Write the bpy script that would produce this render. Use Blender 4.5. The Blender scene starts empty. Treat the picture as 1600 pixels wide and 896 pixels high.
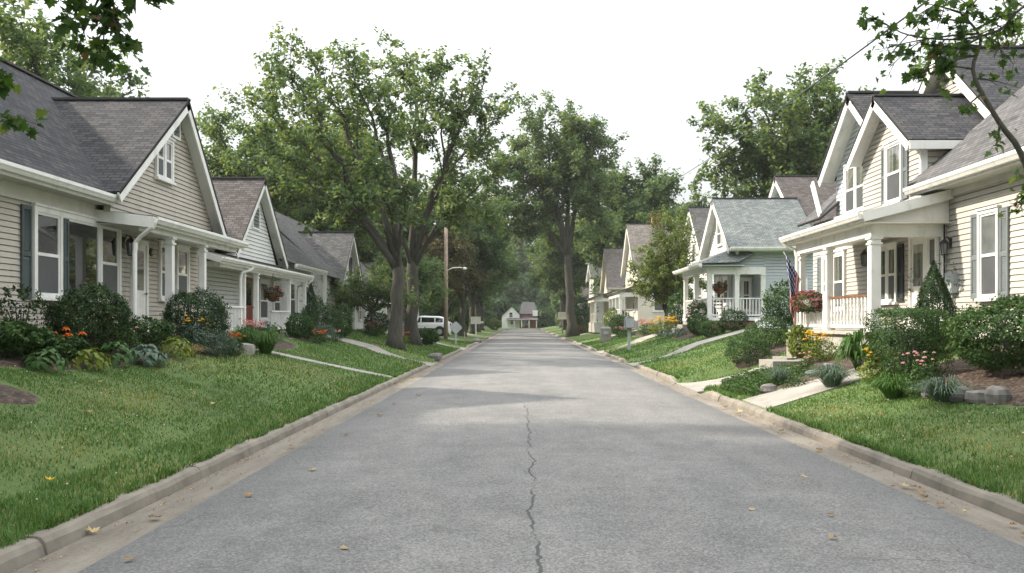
import bpy, math, random
import numpy as np
from mathutils import Vector, Matrix

D = bpy.data
SC = bpy.context.scene
COL = SC.collection
RNG = np.random.default_rng(7)
random.seed(11)
PI = math.pi
EYE = 1.65

# ------------------------------------------------------------------ objects
def link(o, parent=None):
    COL.objects.link(o)
    if parent is not None:
        o.parent = parent
    return o

def tag(o, label=None, cat=None, group=None, kind=None):
    if label: o['label'] = label
    if cat: o['category'] = cat
    if group: o['group'] = group
    if kind: o['kind'] = kind
    return o

def thing(name, label, cat, loc=(0, 0, 0), group=None, rz=0.0):
    o = D.objects.new(name, None)
    o.empty_display_size = 0.3
    link(o)
    o.location = loc
    o.rotation_euler = (0, 0, rz)
    return tag(o, label, cat, group)

def copy_tree(o, parent=None):
    c = o.copy(); link(c)
    c.parent = parent
    for ch in list(o.children):
        copy_tree(ch, c)
    return c

def origin_of(parent):
    """world position of a parent chain of unrotated empties/meshes"""
    p = Vector((0, 0, 0))
    while parent is not None:
        p += Vector(parent.location)
        parent = parent.parent
    return p

class MB:
    """collects faces given in (d, y, z); d is the distance from the camera's axis, sg=-1 mirrors to the left side"""
    def __init__(self, sg=1):
        self.v = []; self.f = []; self.uv = []; self.sg = sg
    def face(self, pts, uv=None):
        n = len(self.v)
        sg = self.sg
        self.v += [(p[0] * sg, p[1], p[2]) for p in pts]
        idx = list(range(n, n + len(pts)))
        if sg < 0:
            idx.reverse()
            if uv: uv = uv[::-1]
        self.f.append(idx); self.uv.append(uv)
    def shared(self, pts, faces):
        n = len(self.v)
        self.v += [(p[0] * self.sg, p[1], p[2]) for p in pts]
        for f in faces:
            f = [n + i for i in f]
            if self.sg < 0: f.reverse()
            self.f.append(f); self.uv.append(None)
    def box(self, x0, x1, y0, y1, z0, z1):
        if x0 > x1: x0, x1 = x1, x0
        if y0 > y1: y0, y1 = y1, y0
        p = [(x0,y0,z0),(x1,y0,z0),(x1,y1,z0),(x0,y1,z0),(x0,y0,z1),(x1,y0,z1),(x1,y1,z1),(x0,y1,z1)]
        for a in ((0,3,2,1),(4,5,6,7),(0,1,5,4),(1,2,6,5),(2,3,7,6),(3,0,4,7)):
            self.face([p[i] for i in a])
        return self
    def beam(self, p, q, w, h, side=None):
        """box from p to q; w across 'side', h perpendicular to both"""
        p, q = Vector(p), Vector(q)
        ax = (q - p).normalized()
        sd = Vector(side) if side is not None else ax.cross(Vector((0, 0, 1)))
        if sd.length < 1e-5: sd = Vector((1, 0, 0))
        sd = (sd - ax * sd.dot(ax)).normalized()
        up = ax.cross(sd).normalized()
        a = sd * (w / 2); b = up * (h / 2)
        pts = [p-a-b, p+a-b, p+a+b, p-a+b, q-a-b, q+a-b, q+a+b, q-a+b]
        for f in ((0,1,2,3),(7,6,5,4),(0,4,5,1),(1,5,6,2),(2,6,7,3),(3,7,4,0)):
            self.face([tuple(pts[i]) for i in f])
        return self
    def tube(self, path, r, n=8, cap=True):
        path = [Vector(p) for p in path]
        rr = r if isinstance(r, (list, tuple)) else [r] * len(path)
        rings = []
        prev = None
        for i, p in enumerate(path):
            t = (path[min(i+1, len(path)-1)] - path[max(i-1, 0)])
            t = t.normalized() if t.length > 1e-9 else Vector((0,0,1))
            if prev is None:
                a = t.cross(Vector((0, 0, 1)))
                if a.length < .05: a = t.cross(Vector((0, 1, 0)))
            else:
                a = prev - t * prev.dot(t)
            a.normalize(); prev = a
            b = t.cross(a)
            rings.append([p + (a * math.cos(2*PI*k/n) + b * math.sin(2*PI*k/n)) * rr[i] for k in range(n)])
        pts = [tuple(x) for R in rings for x in R]
        fs = []
        for i in range(len(path)-1):
            for k in range(n):
                k2 = (k+1) % n
                fs.append((i*n+k, i*n+k2, (i+1)*n+k2, (i+1)*n+k))
        if cap:
            fs.append(tuple(range(n))[::-1]); m = (len(path)-1)*n
            fs.append(tuple(range(m, m+n)))
        self.shared(pts, fs)
        return self
    def lathe(self, c, prof, n=16, axis='z'):
        pts = []; fs = []
        for (r, h) in prof:
            for k in range(n):
                a = 2*PI*k/n
                if axis == 'z': pts.append((c[0]+r*math.cos(a), c[1]+r*math.sin(a), c[2]+h))
                elif axis == 'x': pts.append((c[0]+h, c[1]+r*math.cos(a), c[2]+r*math.sin(a)))
                else: pts.append((c[0]+r*math.cos(a), c[1]+h, c[2]+r*math.sin(a)))
        for i in range(len(prof)-1):
            for k in range(n):
                k2 = (k+1) % n
                fs.append((i*n+k, i*n+k2, (i+1)*n+k2, (i+1)*n+k))
        fs.append(tuple(range(n))[::-1]); m = (len(prof)-1)*n
        fs.append(tuple(range(m, m+n)))
        self.shared(pts, fs)
        return self
    def extrude(self, prof, p, q, out, up=(0, 0, 1)):
        """closed profile [(o, z)] swept from p to q; o along 'out'"""
        p, q, out, up = Vector(p), Vector(q), Vector(out), Vector(up)
        n = len(prof)
        pts = [tuple(e + out*o + up*z) for e in (p, q) for (o, z) in prof]
        fs = [(k, (k+1) % n, n+(k+1) % n, n+k) for k in range(n)] + [tuple(range(n))[::-1], tuple(range(n, 2*n))]
        self.shared(pts, fs)
        return self
    def roof(self, pts, th=0.06):
        """planar roof slab with metric uv (u level, v up the slope)"""
        P = [Vector(p) for p in pts]
        nrm = Vector((0, 0, 0))
        for i in range(1, len(P)-1):
            nrm += (P[i]-P[0]).cross(P[i+1]-P[0])
        nrm.normalize()
        if nrm.z < 0:
            P.reverse(); nrm = -nrm
        u = Vector((0, 0, 1)).cross(nrm)
        u = u.normalized() if u.length > 1e-4 else Vector((0, 1, 0))
        v = nrm.cross(u)
        self.face([tuple(p) for p in P], [(p.dot(u), p.dot(v)) for p in P])
        B = [p - nrm*th for p in P]
        self.face([tuple(p) for p in B[::-1]], [(p.dot(u), p.dot(v)) for p in B[::-1]])
        for i in range(len(P)):
            j = (i+1) % len(P)
            self.face([tuple(P[i]), tuple(B[i]), tuple(B[j]), tuple(P[j])], [(P[i].dot(u), 0.02), (P[i].dot(u), 0.0), (P[j].dot(u), 0.0), (P[j].dot(u), .02)])
        return self
    def build(self, name, mat, parent=None, label=None, smooth=False):
        me = D.meshes.new(name)
        o0 = origin_of(parent)
        me.from_pydata([(x-o0.x, y-o0.y, z-o0.z) for x, y, z in self.v], [], self.f)
        if any(u is not None for u in self.uv):
            lay = me.uv_layers.new(name='UVMap')
            k = 0
            for f, u in zip(self.f, self.uv):
                for j in range(len(f)):
                    if u: lay.data[k].uv = u[j]
                    k += 1
        if smooth:
            me.polygons.foreach_set('use_smooth', [True]*len(me.polygons))
        me.materials.append(mat)
        me.update()
        o = D.objects.new(name, me)
        link(o, parent)
        if label: o['label'] = label
        return o

def np_mesh(name, V, Fc, mat, tint=None, parent=None, smooth=False):
    """numpy vertices (N,3) and one or more face arrays -> object"""
    me = D.meshes.new(name)
    V = np.asarray(V, dtype=np.float32)
    if not isinstance(Fc, (list, tuple)): Fc = [Fc]
    Fc = [np.asarray(f, dtype=np.int32) for f in Fc if len(f)]
    me.vertices.add(len(V)); me.vertices.foreach_set('co', V.ravel())
    nl = sum(f.size for f in Fc); nf = sum(len(f) for f in Fc)
    me.loops.add(nl); me.loops.foreach_set('vertex_index', np.concatenate([f.ravel() for f in Fc]))
    me.polygons.add(nf)
    tot = np.concatenate([np.full(len(f), f.shape[1], dtype=np.int32) for f in Fc])
    st = np.concatenate([[0], np.cumsum(tot)[:-1]]).astype(np.int32)
    me.polygons.foreach_set('loop_start', st)
    me.polygons.foreach_set('loop_total', tot)
    if smooth: me.polygons.foreach_set('use_smooth', np.ones(nf, dtype=bool))
    if tint is not None:
        a = me.attributes.new('tint', 'FLOAT', 'POINT')
        a.data.foreach_set('value', np.asarray(tint, dtype=np.float32))
    me.update(calc_edges=True)
    me.validate()
    me.materials.append(mat)
    o = D.objects.new(name, me)
    return link(o, parent)

# ------------------------------------------------------------------ materials
def new_mat(name):
    m = D.materials.new(name); m.use_nodes = True
    nt = m.node_tree
    b = nt.nodes['Principled BSDF']
    return m, nt, b

def N(nt, t, **kw):
    n = nt.nodes.new(t)
    for k, v in kw.items():
        if k in n.inputs: n.inputs[k].default_value = v
        else: setattr(n, k, v)
    return n

def ramp(nt, fac, stops):
    r = N(nt, 'ShaderNodeValToRGB')
    while len(r.color_ramp.elements) < len(stops): r.color_ramp.elements.new(.5)
    for e, (p, c) in zip(r.color_ramp.elements, stops):
        e.position = p; e.color = (*c, 1) if len(c) == 3 else c
    nt.links.new(fac, r.inputs['Fac'])
    return r.outputs['Color']

def mixc(nt, fac, a, b, mode='MIX'):
    m = N(nt, 'ShaderNodeMix', data_type='RGBA', blend_type=mode)
    for s, v in ((0, fac), (6, a), (7, b)):
        if isinstance(v, (int, float)): m.inputs[s].default_value = v
        elif isinstance(v, tuple): m.inputs[s].default_value = (*v, 1)
        else: nt.links.new(v, m.inputs[s])
    return m.outputs[2]

def math_(nt, op, a, b=None, clamp=False):
    m = N(nt, 'ShaderNodeMath', operation=op, use_clamp=clamp)
    for i, v in enumerate((a, b)):
        if v is None: continue
        if isinstance(v, (int, float)): m.inputs[i].default_value = v
        else: nt.links.new(v, m.inputs[i])
    return m.outputs[0]

def coords(nt, kind='Object', scale=None):
    tc = N(nt, 'ShaderNodeTexCoord')
    out = tc.outputs[kind]
    if scale is not None:
        mp = N(nt, 'ShaderNodeMapping'); mp.inputs['Scale'].default_value = scale
        nt.links.new(out, mp.inputs['Vector']); out = mp.outputs[0]
    return out

def noise(nt, vec, scale, detail=4, rough=.55):
    n = N(nt, 'ShaderNodeTexNoise'); n.inputs['Scale'].default_value = scale
    n.inputs['Detail'].default_value = detail; n.inputs['Roughness'].default_value = rough
    nt.links.new(vec, n.inputs['Vector'])
    return n.outputs['Fac']

def bump(nt, b, h, strength=.3, dist=.01):
    n = N(nt, 'ShaderNodeBump'); n.inputs['Strength'].default_value = strength; n.inputs['Distance'].default_value = dist
    nt.links.new(h, n.inputs['Height']); nt.links.new(n.outputs[0], b.inputs['Normal'])

def plain(name, col, rough=.6, var=.12, scale=3.0, dirt=None, bumps=0, bscale=60, metal=0, spec=.5):
    """a colour with cloudy variation, optional dirt colour in blotches, optional fine bump"""
    m, nt, b = new_mat(name)
    v = coords(nt)
    f = noise(nt, v, scale, 5, .6)
    lo = tuple(c*(1-var) for c in col); hi = tuple(min(1, c*(1+var)) for c in col)
    c = ramp(nt, f, [(.3, lo), (.7, hi)])
    if dirt:
        g = noise(nt, coords(nt, 'Object', (1, 1, .35)), scale*.8+.7, 6, .65)
        g = ramp(nt, g, [(.52, (0, 0, 0)), (.75, (1, 1, 1))])
        g = math_(nt, 'MULTIPLY', g, dirt[1])
        c = mixc(nt, g, c, dirt[0])
    nt.links.new(c, b.inputs['Base Color'])
    b.inputs['Roughness'].default_value = rough; b.inputs['Metallic'].default_value = metal
    b.inputs['Specular IOR Level'].default_value = spec
    if bumps:
        bump(nt, b, noise(nt, v, bscale, 3), bumps, .004)
    return m

def shingle(name, c1, c2, c3):
    m, nt, b = new_mat(name)
    uv = coords(nt, 'UV')
    br = N(nt, 'ShaderNodeTexBrick'); br.offset = .37; br.offset_frequency = 2; br.squash = 1
    for k, v in (('Scale', 1), ('Mortar Size', .011), ('Mortar Smooth', .3), ('Bias', 0), ('Brick Width', .24), ('Row Height', .118)):
        br.inputs[k].default_value = v
    br.inputs['Color1'].default_value = (0, 0, 0, 1); br.inputs['Color2'].default_value = (1, 1, 1, 1); br.inputs['Mortar'].default_value = (.45, .45, .45, 1)
    nt.links.new(uv, br.inputs['Vector'])
    n1 = noise(nt, uv, .9, 3); n2 = noise(nt, uv, 14, 3)
    t = math_(nt, 'ADD', math_(nt, 'ADD', math_(nt, 'MULTIPLY', br.outputs['Color'], .52), .05), math_(nt, 'MULTIPLY', n1, .42))
    t = math_(nt, 'ADD', t, math_(nt, 'MULTIPLY', math_(nt, 'SUBTRACT', n2, .5), .35))
    c = ramp(nt, t, [(.15, c1), (.5, c2), (.95, c3)])
    # the butt edge of each course: a dark gap
    c = mixc(nt, math_(nt, 'MULTIPLY', br.outputs['Fac'], .8), c, tuple(x*.28 for x in c1))
    nt.links.new(c, b.inputs['Base Color'])
    b.inputs['Roughness'].default_value = .9; b.inputs['Specular IOR Level'].default_value = .25
    h = math_(nt, 'ADD', math_(nt, 'MULTIPLY', br.outputs['Fac'], -1.0), math_(nt, 'MULTIPLY', noise(nt, uv, 90, 2), .5))
    h = math_(nt, 'ADD', h, math_(nt, 'MULTIPLY', br.outputs['Color'], .5))
    bump(nt, b, h, .6, .012)
    return m

def leafmat(name, stops, transl=.32, rough=.5):
    m, nt, b = new_mat(name)
    at = N(nt, 'ShaderNodeAttribute', attribute_name='tint')
    c = ramp(nt, at.outputs['Fac'], stops)
    nt.links.new(c, b.inputs['Base Color'])
    b.inputs['Roughness'].default_value = rough
    b.inputs['Specular IOR Level'].default_value = .16
    tr = N(nt, 'ShaderNodeBsdfTranslucent')
    tc = mixc(nt, 1.0, c, (1.45, 1.3, .6), 'MULTIPLY')
    nt.links.new(tc, tr.inputs['Color'])
    mx = N(nt, 'ShaderNodeMixShader'); mx.inputs[0].default_value = transl
    nt.links.new(b.outputs[0], mx.inputs[1]); nt.links.new(tr.outputs[0], mx.inputs[2])
    nt.links.new(mx.outputs[0], nt.nodes['Material Output'].inputs['Surface'])
    return m

MAT = {}
G = MAT
G['white'] = plain('white_paint', (.74, .74, .71), .5, .06, 2.5, ((.36, .36, .33), .6))
G['offwhite'] = plain('cream_paint', (.66, .63, .55), .5, .08, 2, ((.4, .36, .28), .4))
G['beige'] = plain('beige_siding', (.44, .418, .385), .55, .07, 1.2, ((.31, .28, .23), .6), .12, 40)
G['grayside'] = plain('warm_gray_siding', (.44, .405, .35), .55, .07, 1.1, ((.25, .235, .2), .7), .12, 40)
G['paleside'] = plain('pale_gray_siding', (.63, .64, .62), .55, .06, 1.2, ((.4, .4, .37), .4), .1, 40)
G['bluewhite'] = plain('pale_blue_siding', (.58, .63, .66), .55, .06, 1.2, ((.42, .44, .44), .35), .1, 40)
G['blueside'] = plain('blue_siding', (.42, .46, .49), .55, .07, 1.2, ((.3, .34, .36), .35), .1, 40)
G['whiteside'] = plain('white_siding', (.68, .68, .65), .55, .06, 1.2, ((.48, .48, .44), .4), .1, 40)
G['tanside'] = plain('tan_siding', (.6, .5, .38), .55, .07, 1.2, ((.42, .36, .27), .3), .1, 40)
G['redside'] = plain('red_siding', (.36, .12, .11), .6, .1, 1.2, ((.25, .1, .09), .3))
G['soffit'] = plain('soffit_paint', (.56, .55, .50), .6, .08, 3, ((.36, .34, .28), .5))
G['shut_teal'] = plain('dark_teal_shutter', (.05, .07, .072), .5, .15, 4)
G['shut_gray'] = plain('slate_shutter', (.15, .172, .178), .5, .12, 4)
G['shut_dark'] = plain('black_shutter', (.025, .032, .035), .5, .15, 4)
G['redpaint'] = plain('red_door_paint', (.19, .032, .026), .4, .15, 3)
G['woodbrown'] = plain('brown_wood', (.16, .075, .035), .55, .25, 6, None, .2, 30)
G['oldwood'] = plain('weathered_pole', (.30, .235, .185), .8, .2, 5, ((.16, .13, .1), .5), .4, 40)
G['blackmetal'] = plain('black_iron', (.02, .02, .02), .4, .1, 5)
G['graymetal'] = plain('gray_metal', (.32, .35, .36), .5, .12, 4, ((.2, .2, .18), .4))
G['brass'] = plain('brass', (.4, .3, .14), .3, .1, 4, metal=1)
G['concrete'] = plain('concrete', (.25, .235, .21), .88, .2, 1.6, ((.17, .15, .125), .8), .45, 70)
G['curb'] = plain('curb_concrete', (.19, .168, .138), .9, .25, 2.6, ((.10, .088, .07), .85), .5, 60)
G['found'] = plain('foundation_concrete', (.36, .345, .31), .85, .14, 1.8, ((.22, .2, .17), .5), .3, 50)
G['stone'] = plain('field_stone', (.15, .143, .135), .9, .4, 5, ((.09, .09, .075), .6), .6, 25)
G['brick'] = plain('red_brick', (.27, .12, .085), .85, .25, 9, None, .5, 30)
G['terracotta'] = plain('terracotta', (.42, .17, .09), .75, .12, 5)
G['ridge'] = plain('ridge_shingles', (.072, .069, .071), .9, .2, 6)
G['roof_dark'] = shingle('charcoal_shingles', (.022, .023, .027), (.047, .048, .053), (.085, .078, .078))
G['roof_gray'] = shingle('gray_shingles', (.06, .06, .063), (.1, .098, .1), (.16, .15, .148))
G['roof_brown'] = shingle('brown_shingles', (.05, .043, .041), (.088, .077, .074), (.14, .122, .117))
G['roof_tan'] = shingle('weathered_tan_shingles', (.10, .088, .08), (.165, .148, .135), (.25, .225, .205))
G['roof_green'] = shingle('gray_green_shingles', (.1, .115, .115), (.155, .172, .168), (.23, .245, .235))

def glass_mat(name, c_lo, c_hi, stripe=0, rough=.03):
    """window pane over a dim room: pale folds where a curtain hangs behind it"""
    m, nt, b = new_mat(name)
    v = coords(nt)
    if stripe:
        w = noise(nt, coords(nt, 'Object', (stripe, stripe, .15)), 1.0, 3)
    else:
        w = noise(nt, v, 1.1, 3)
    c = ramp(nt, w, [(.38, c_lo), (.62, c_hi)])
    nt.links.new(c, b.inputs['Base Color'])
    b.inputs['Roughness'].default_value = rough
    b.inputs['IOR'].default_value = 1.7
    b.inputs['Coat Weight'].default_value = 1.0; b.inputs['Coat Roughness'].default_value = .02
    return m
G['glass'] = glass_mat('window_glass', (.006, .007, .008), (.02, .023, .024))
G['curtain'] = glass_mat('curtained_glass', (.05, .055, .055), (.24, .24, .22), 9)
G['blind'] = glass_mat('glass_over_blind', (.09, .10, .10), (.18, .19, .185), 0)
G['screen'] = plain('insect_screen', (.075, .08, .085), .45, .12, 2)
G['carglass'] = glass_mat('car_glass', (.01, .012, .014), (.03, .034, .038))

# leaves
G['lf_maple'] = leafmat('maple_leaves', [(0, (.06, .11, .062)), (.45, (.105, .168, .088)), (.8, (.175, .228, .105)), (1, (.26, .29, .13))], .5)
G['lf_dark'] = leafmat('dark_tree_leaves', [(0, (.06, .11, .062)), (.5, (.105, .17, .088)), (1, (.19, .24, .11))], .42)
G['lf_light'] = leafmat('light_tree_leaves', [(0, (.07, .11, .032)), (.5, (.13, .185, .05)), (1, (.21, .25, .08))])
G['lf_brown'] = leafmat('bronzed_leaves', [(0, (.05, .05, .028)), (.5, (.1, .09, .05)), (1, (.19, .165, .1))])
G['lf_near'] = leafmat('overhanging_maple_leaves', [(0, (.026, .06, .018)), (.6, (.055, .11, .03)), (.9, (.11, .15, .04)), (1, (.14, .08, .05))], .5)
G['lf_yew'] = leafmat('yew_leaves', [(0, (.016, .036, .016)), (.6, (.035, .07, .027)), (1, (.08, .13, .04))], .15)
G['lf_box'] = leafmat('boxwood_leaves', [(0, (.02, .048, .014)), (.6, (.042, .09, .024)), (1, (.09, .155, .04))], .18)
G['lf_bush'] = leafmat('shrub_leaves', [(0, (.024, .056, .018)), (.6, (.05, .10, .028)), (1, (.10, .16, .045))], .22)
G['lf_redtip'] = leafmat('red_tipped_shrub_leaves', [(0, (.02, .042, .015)), (.6, (.04, .078, .025)), (.93, (.075, .115, .033)), (.97, (.14, .035, .03)), (1, (.2, .05, .05))], .2)
G['lf_hosta'] = leafmat('hosta_leaves', [(0, (.03, .07, .022)), (.6, (.06, .125, .036)), (1, (.11, .19, .06))], .2)
G['lf_blue'] = leafmat('blue_green_leaves', [(0, (.05, .085, .06)), (.6, (.10, .15, .11)), (1, (.2, .26, .19))], .15)
G['lf_lime'] = leafmat('yellow_green_leaves', [(0, (.08, .12, .02)), (.6, (.16, .21, .04)), (1, (.28, .32, .07))], .25)
G['lf_daylily'] = leafmat('daylily_leaves', [(0, (.03, .075, .016)), (.6, (.06, .13, .028)), (1, (.12, .2, .05))], .25)
G['lf_dry'] = leafmat('dry_grass_leaves', [(0, (.16, .13, .06)), (.6, (.26, .21, .11)), (1, (.36, .31, .18))], .2)
G['grass'] = leafmat('grass_blades', [(0, (.042, .09, .022)), (.4, (.074, .152, .038)), (.72, (.112, .205, .054)), (.88, (.24, .255, .085)), (1, (.36, .32, .16))], .28, .45)
def flower(name, c):
    return leafmat(name, [(0, tuple(x*.7 for x in c)), (1, c)], .2)
G['f_orange'] = flower('orange_petals', (.75, .17, .03))
G['f_yellow'] = flower('yellow_petals', (.78, .5, .04))
G['f_pink'] = flower('pink_petals', (.68, .36, .42))
G['f_white'] = flower('white_petals', (.75, .75, .7))
G['f_red'] = flower('red_petals', (.42, .06, .08))
G['f_magenta'] = flower('rose_petals', (.38, .12, .15))
G['f_lilac'] = flower('lilac_petals', (.6, .5, .66))

def bark(name, c1, c2):
    m, nt, b = new_mat(name)
    v = coords(nt, 'Object', (1, 1, .16))
    n = noise(nt, v, 13, 6, .75)
    n2 = noise(nt, coords(nt), 1.1, 4)
    c = ramp(nt, n, [(.32, c1), (.68, c2)])
    c = mixc(nt, math_(nt, 'MULTIPLY', n2, .5), c, (.085, .088, .066))
    nt.links.new(c, b.inputs['Base Color']); b.inputs['Roughness'].default_value = .92
    bump(nt, b, n, .9, .05)
    return m
G['bark'] = bark('gray_brown_bark', (.016, .013, .011), (.092, .081, .069))
G['barkdark'] = bark('dark_bark', (.03, .026, .022), (.11, .095, .08))
# ------------------------------------------------------------------ terrain
RL, RR = -2.9, 3.66           # asphalt edges
GL, GR = -3.32, 4.04          # back of the gutter pans (curb face)
CL, CR = -3.48, 4.20          # back of the curbs
ROAD_END = 188.0

def hnoise(x, y):
    return (np.sin(x*1.7+y*.6)+np.sin(x*.9-y*1.3+1.2)+np.sin(y*2.3+x*.4+2)+np.sin(x*3.1+.7)*.5)/3.5

def fade(y):
    return 1 - .45*np.clip((y-48)/35, 0, 1)
def fade_left(y):
    return 1 - .58*np.clip((y-42)/24, 0, 1)

LEFT_CUTS = [(32.2, 35.6), (50.5, 56.0), (66, 71), (92, 97)]
RIGHT_CUTS = [(20.4, 23.9), (32.2, 35.2), (45.5, 49.5), (62, 67), (88, 92)]
def gz(x, y):
    """height of the lawn at x, y"""
    x = np.asarray(x, dtype=float); y = np.asarray(y, dtype=float)
    dl = -x; k = fade(y)
    zl = .135 + fade_left(y)*(.25*np.clip(dl-3.48, 0, 4.9) + .02*np.clip(dl-8.4, 0, 40))
    zr = .135 + k*(.27*np.clip(x-4.2, 0, 4.4) + .02*np.clip(x-8.6, 0, 40))
    z = np.where(x < 0, zl, zr)
    z = z + .02*hnoise(x, y)*np.clip((np.abs(x)-4.4)/1.0, 0, 1)
    # the ground dips to the gutter where driveways and walks cross the kerb
    for sg, d0, cuts in ((-1, 3.32, LEFT_CUTS), (1, 4.04, RIGHT_CUTS)):
        d = x*sg
        t = np.clip((d-d0)/2.4, 0, 1)
        for a, b in cuts:
            m = np.clip((y-a+.15)/.45, 0, 1)*np.clip((b+.15-y)/.45, 0, 1)*(d > 0)
            z = z*(1-m)+(z*t+.012*(1-t))*m
    z = z - np.where(y < 14.5, .05*np.exp(-((x+4.1)/.11)**2)*np.clip((14.5-y)/3, 0, 1), 0)
    # two low terraces in the left lawn with a worn seam between them
    z = z + np.where((x < -4.3) & (y < 24), .10*np.clip((y-(14.2-.62*(x+4.3)))/.3, 0, 1)*np.clip((-4.3-x)/.6, 0, 1)*np.clip((24-y)/6, 0, 1), 0)
    return z
def gzf(x, y): return float(gz(x, y))

def lawn_mat():
    m, nt, b = new_mat('lawn_ground')
    v = coords(nt)
    a = noise(nt, v, .35, 5, .6); c_ = noise(nt, v, 5, 6, .7); d_ = noise(nt, v, 45, 3, .7)
    t = math_(nt, 'ADD', math_(nt, 'MULTIPLY', a, .45), math_(nt, 'MULTIPLY', c_, .35))
    t = math_(nt, 'ADD', t, math_(nt, 'MULTIPLY', d_, .25))
    c = ramp(nt, t, [(.3, (.035, .058, .015)), (.5, (.07, .115, .026)), (.62, (.11, .16, .04)), (.78, (.19, .19, .075))])
    nt.links.new(c, b.inputs['Base Color']); b.inputs['Roughness'].default_value = .95
    bump(nt, b, math_(nt, 'ADD', d_, c_), .8, .03)
    return m
G['lawn'] = lawn_mat()

def asphalt_mat():
    m, nt, b = new_mat('worn_asphalt')
    v = coords(nt)
    sx = N(nt, 'ShaderNodeSeparateXYZ'); nt.links.new(v, sx.inputs[0])
    x, y = sx.outputs[0], sx.outputs[1]
    vor = N(nt, 'ShaderNodeTexVoronoi', feature='F1'); vor.inputs['Scale'].default_value = 68
    nt.links.new(v, vor.inputs['Vector'])
    bw = N(nt, 'ShaderNodeRGBToBW'); nt.links.new(vor.outputs['Color'], bw.inputs[0])
    fine = bw.outputs[0]
    big = noise(nt, v, .28, 5, .6); mid = noise(nt, v, 2.2, 5, .65); streak = noise(nt, coords(nt, 'Object', (1.1, .1, 1)), 1.4, 4)
    t = math_(nt, 'ADD', math_(nt, 'MULTIPLY', math_(nt, 'ADD', fine, .02), .55), math_(nt, 'MULTIPLY', mid, .35))
    t = math_(nt, 'ADD', t, math_(nt, 'MULTIPLY', streak, .2))
    t = math_(nt, 'ADD', t, math_(nt, 'MULTIPLY', big, .42))
    c = ramp(nt, t, [(.36, (.055, .054, .054)), (.70, (.122, .12, .117)), (1.02, (.23, .225, .217))])
    # bitumen-dark ragged edges
    e1 = math_(nt, 'SUBTRACT', x, RL); e2 = math_(nt, 'SUBTRACT', RR, x)
    e = math_(nt, 'MINIMUM', e1, e2)
    e = math_(nt, 'ADD', e, math_(nt, 'MULTIPLY', mid, -.55))
    ef = N(nt, 'ShaderNodeMapRange'); ef.inputs[1].default_value = -.25; ef.inputs[2].default_value = .45; ef.inputs[3].default_value = .5; ef.inputs[4].default_value = 0
    nt.links.new(e, ef.inputs[0])
    c = mixc(nt, ef.outputs[0], c, (.07, .07, .074))
    # oil-dark patches
    pf = ramp(nt, noise(nt, coords(nt, 'Object', (.8, .45, 1)), .9, 6, .7), [(.5, (0, 0, 0)), (.68, (1, 1, 1))])
    c = mixc(nt, math_(nt, 'MULTIPLY', pf, .42), c, (.08, .08, .086))
    # the long wandering crack down the middle, broken into stretches
    wob = N(nt, 'ShaderNodeTexNoise', noise_dimensions='1D'); wob.inputs['Scale'].default_value = 1.0; wob.inputs['Detail'].default_value = 9; wob.inputs['Roughness'].default_value = .62
    nt.links.new(math_(nt, 'MULTIPLY', y, .75), wob.inputs['W'])
    cx = math_(nt, 'ADD', math_(nt, 'MULTIPLY', math_(nt, 'SUBTRACT', wob.outputs['Fac'], .5), .3), .1)
    dist = math_(nt, 'ABSOLUTE', math_(nt, 'SUBTRACT', x, cx))
    wid = N(nt, 'ShaderNodeMapRange'); wid.inputs[1].default_value = 4; wid.inputs[2].default_value = 14; wid.inputs[3].default_value = .014; wid.inputs[4].default_value = .010
    nt.links.new(y, wid.inputs[0])
    gap = N(nt, 'ShaderNodeTexNoise', noise_dimensions='1D'); gap.inputs['Scale'].default_value = .9; gap.inputs['Detail'].default_value = 4
    nt.links.new(math_(nt, 'ADD', y, 7.3), gap.inputs['W'])
    wv = math_(nt, 'MULTIPLY', wid.outputs[0], ramp(nt, gap.outputs['Fac'], [(.34, (.25, .25, .25)), (.46, (1, 1, 1))]))
    inside = math_(nt, 'LESS_THAN', dist, wv)
    ylim = math_(nt, 'MULTIPLY', math_(nt, 'LESS_THAN', y, 17.2), math_(nt, 'GREATER_THAN', y, 1.0))
    crack = math_(nt, 'MULTIPLY', inside, ylim)
    # hairline crazing
    v2 = N(nt, 'ShaderNodeTexVoronoi', feature='DISTANCE_TO_EDGE'); v2.inputs['Scale'].default_value = .55
    wn = N(nt, 'ShaderNodeTexNoise'); wn.inputs['Scale'].default_value = 2; wn.inputs['Detail'].default_value = 6
    nt.links.new(v, wn.inputs['Vector'])
    vm = N(nt, 'ShaderNodeVectorMath', operation='MULTIPLY_ADD'); nt.links.new(wn.outputs['Color'], vm.inputs[0]); vm.inputs[1].default_value = (.9, .9, 0); nt.links.new(v, vm.inputs[2])
    nt.links.new(vm.outputs[0], v2.inputs['Vector'])
    hair = math_(nt, 'LESS_THAN', v2.outputs['Distance'], .005)
    hair = math_(nt, 'MULTIPLY', hair, ramp(nt, noise(nt, v, .5, 3), [(.5, (0, 0, 0)), (.62, (1, 1, 1))]))
    c = mixc(nt, math_(nt, 'MULTIPLY', hair, .6), c, (.05, .05, .052))
    c = mixc(nt, math_(nt, 'MULTIPLY', crack, .75), c, (.025, .024, .024))
    nt.links.new(c, b.inputs['Base Color'])
    b.inputs['Roughness'].default_value = .82; b.inputs['Specular IOR Level'].default_value = .35
    h = math_(nt, 'ADD', fine, math_(nt, 'MULTIPLY', crack, -6))
    h = math_(nt, 'ADD', h, math_(nt, 'MULTIPLY', mid, 1.5))
    bump(nt, b, h, .55, .008)
    return m
G['asphalt'] = asphalt_mat()

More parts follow.
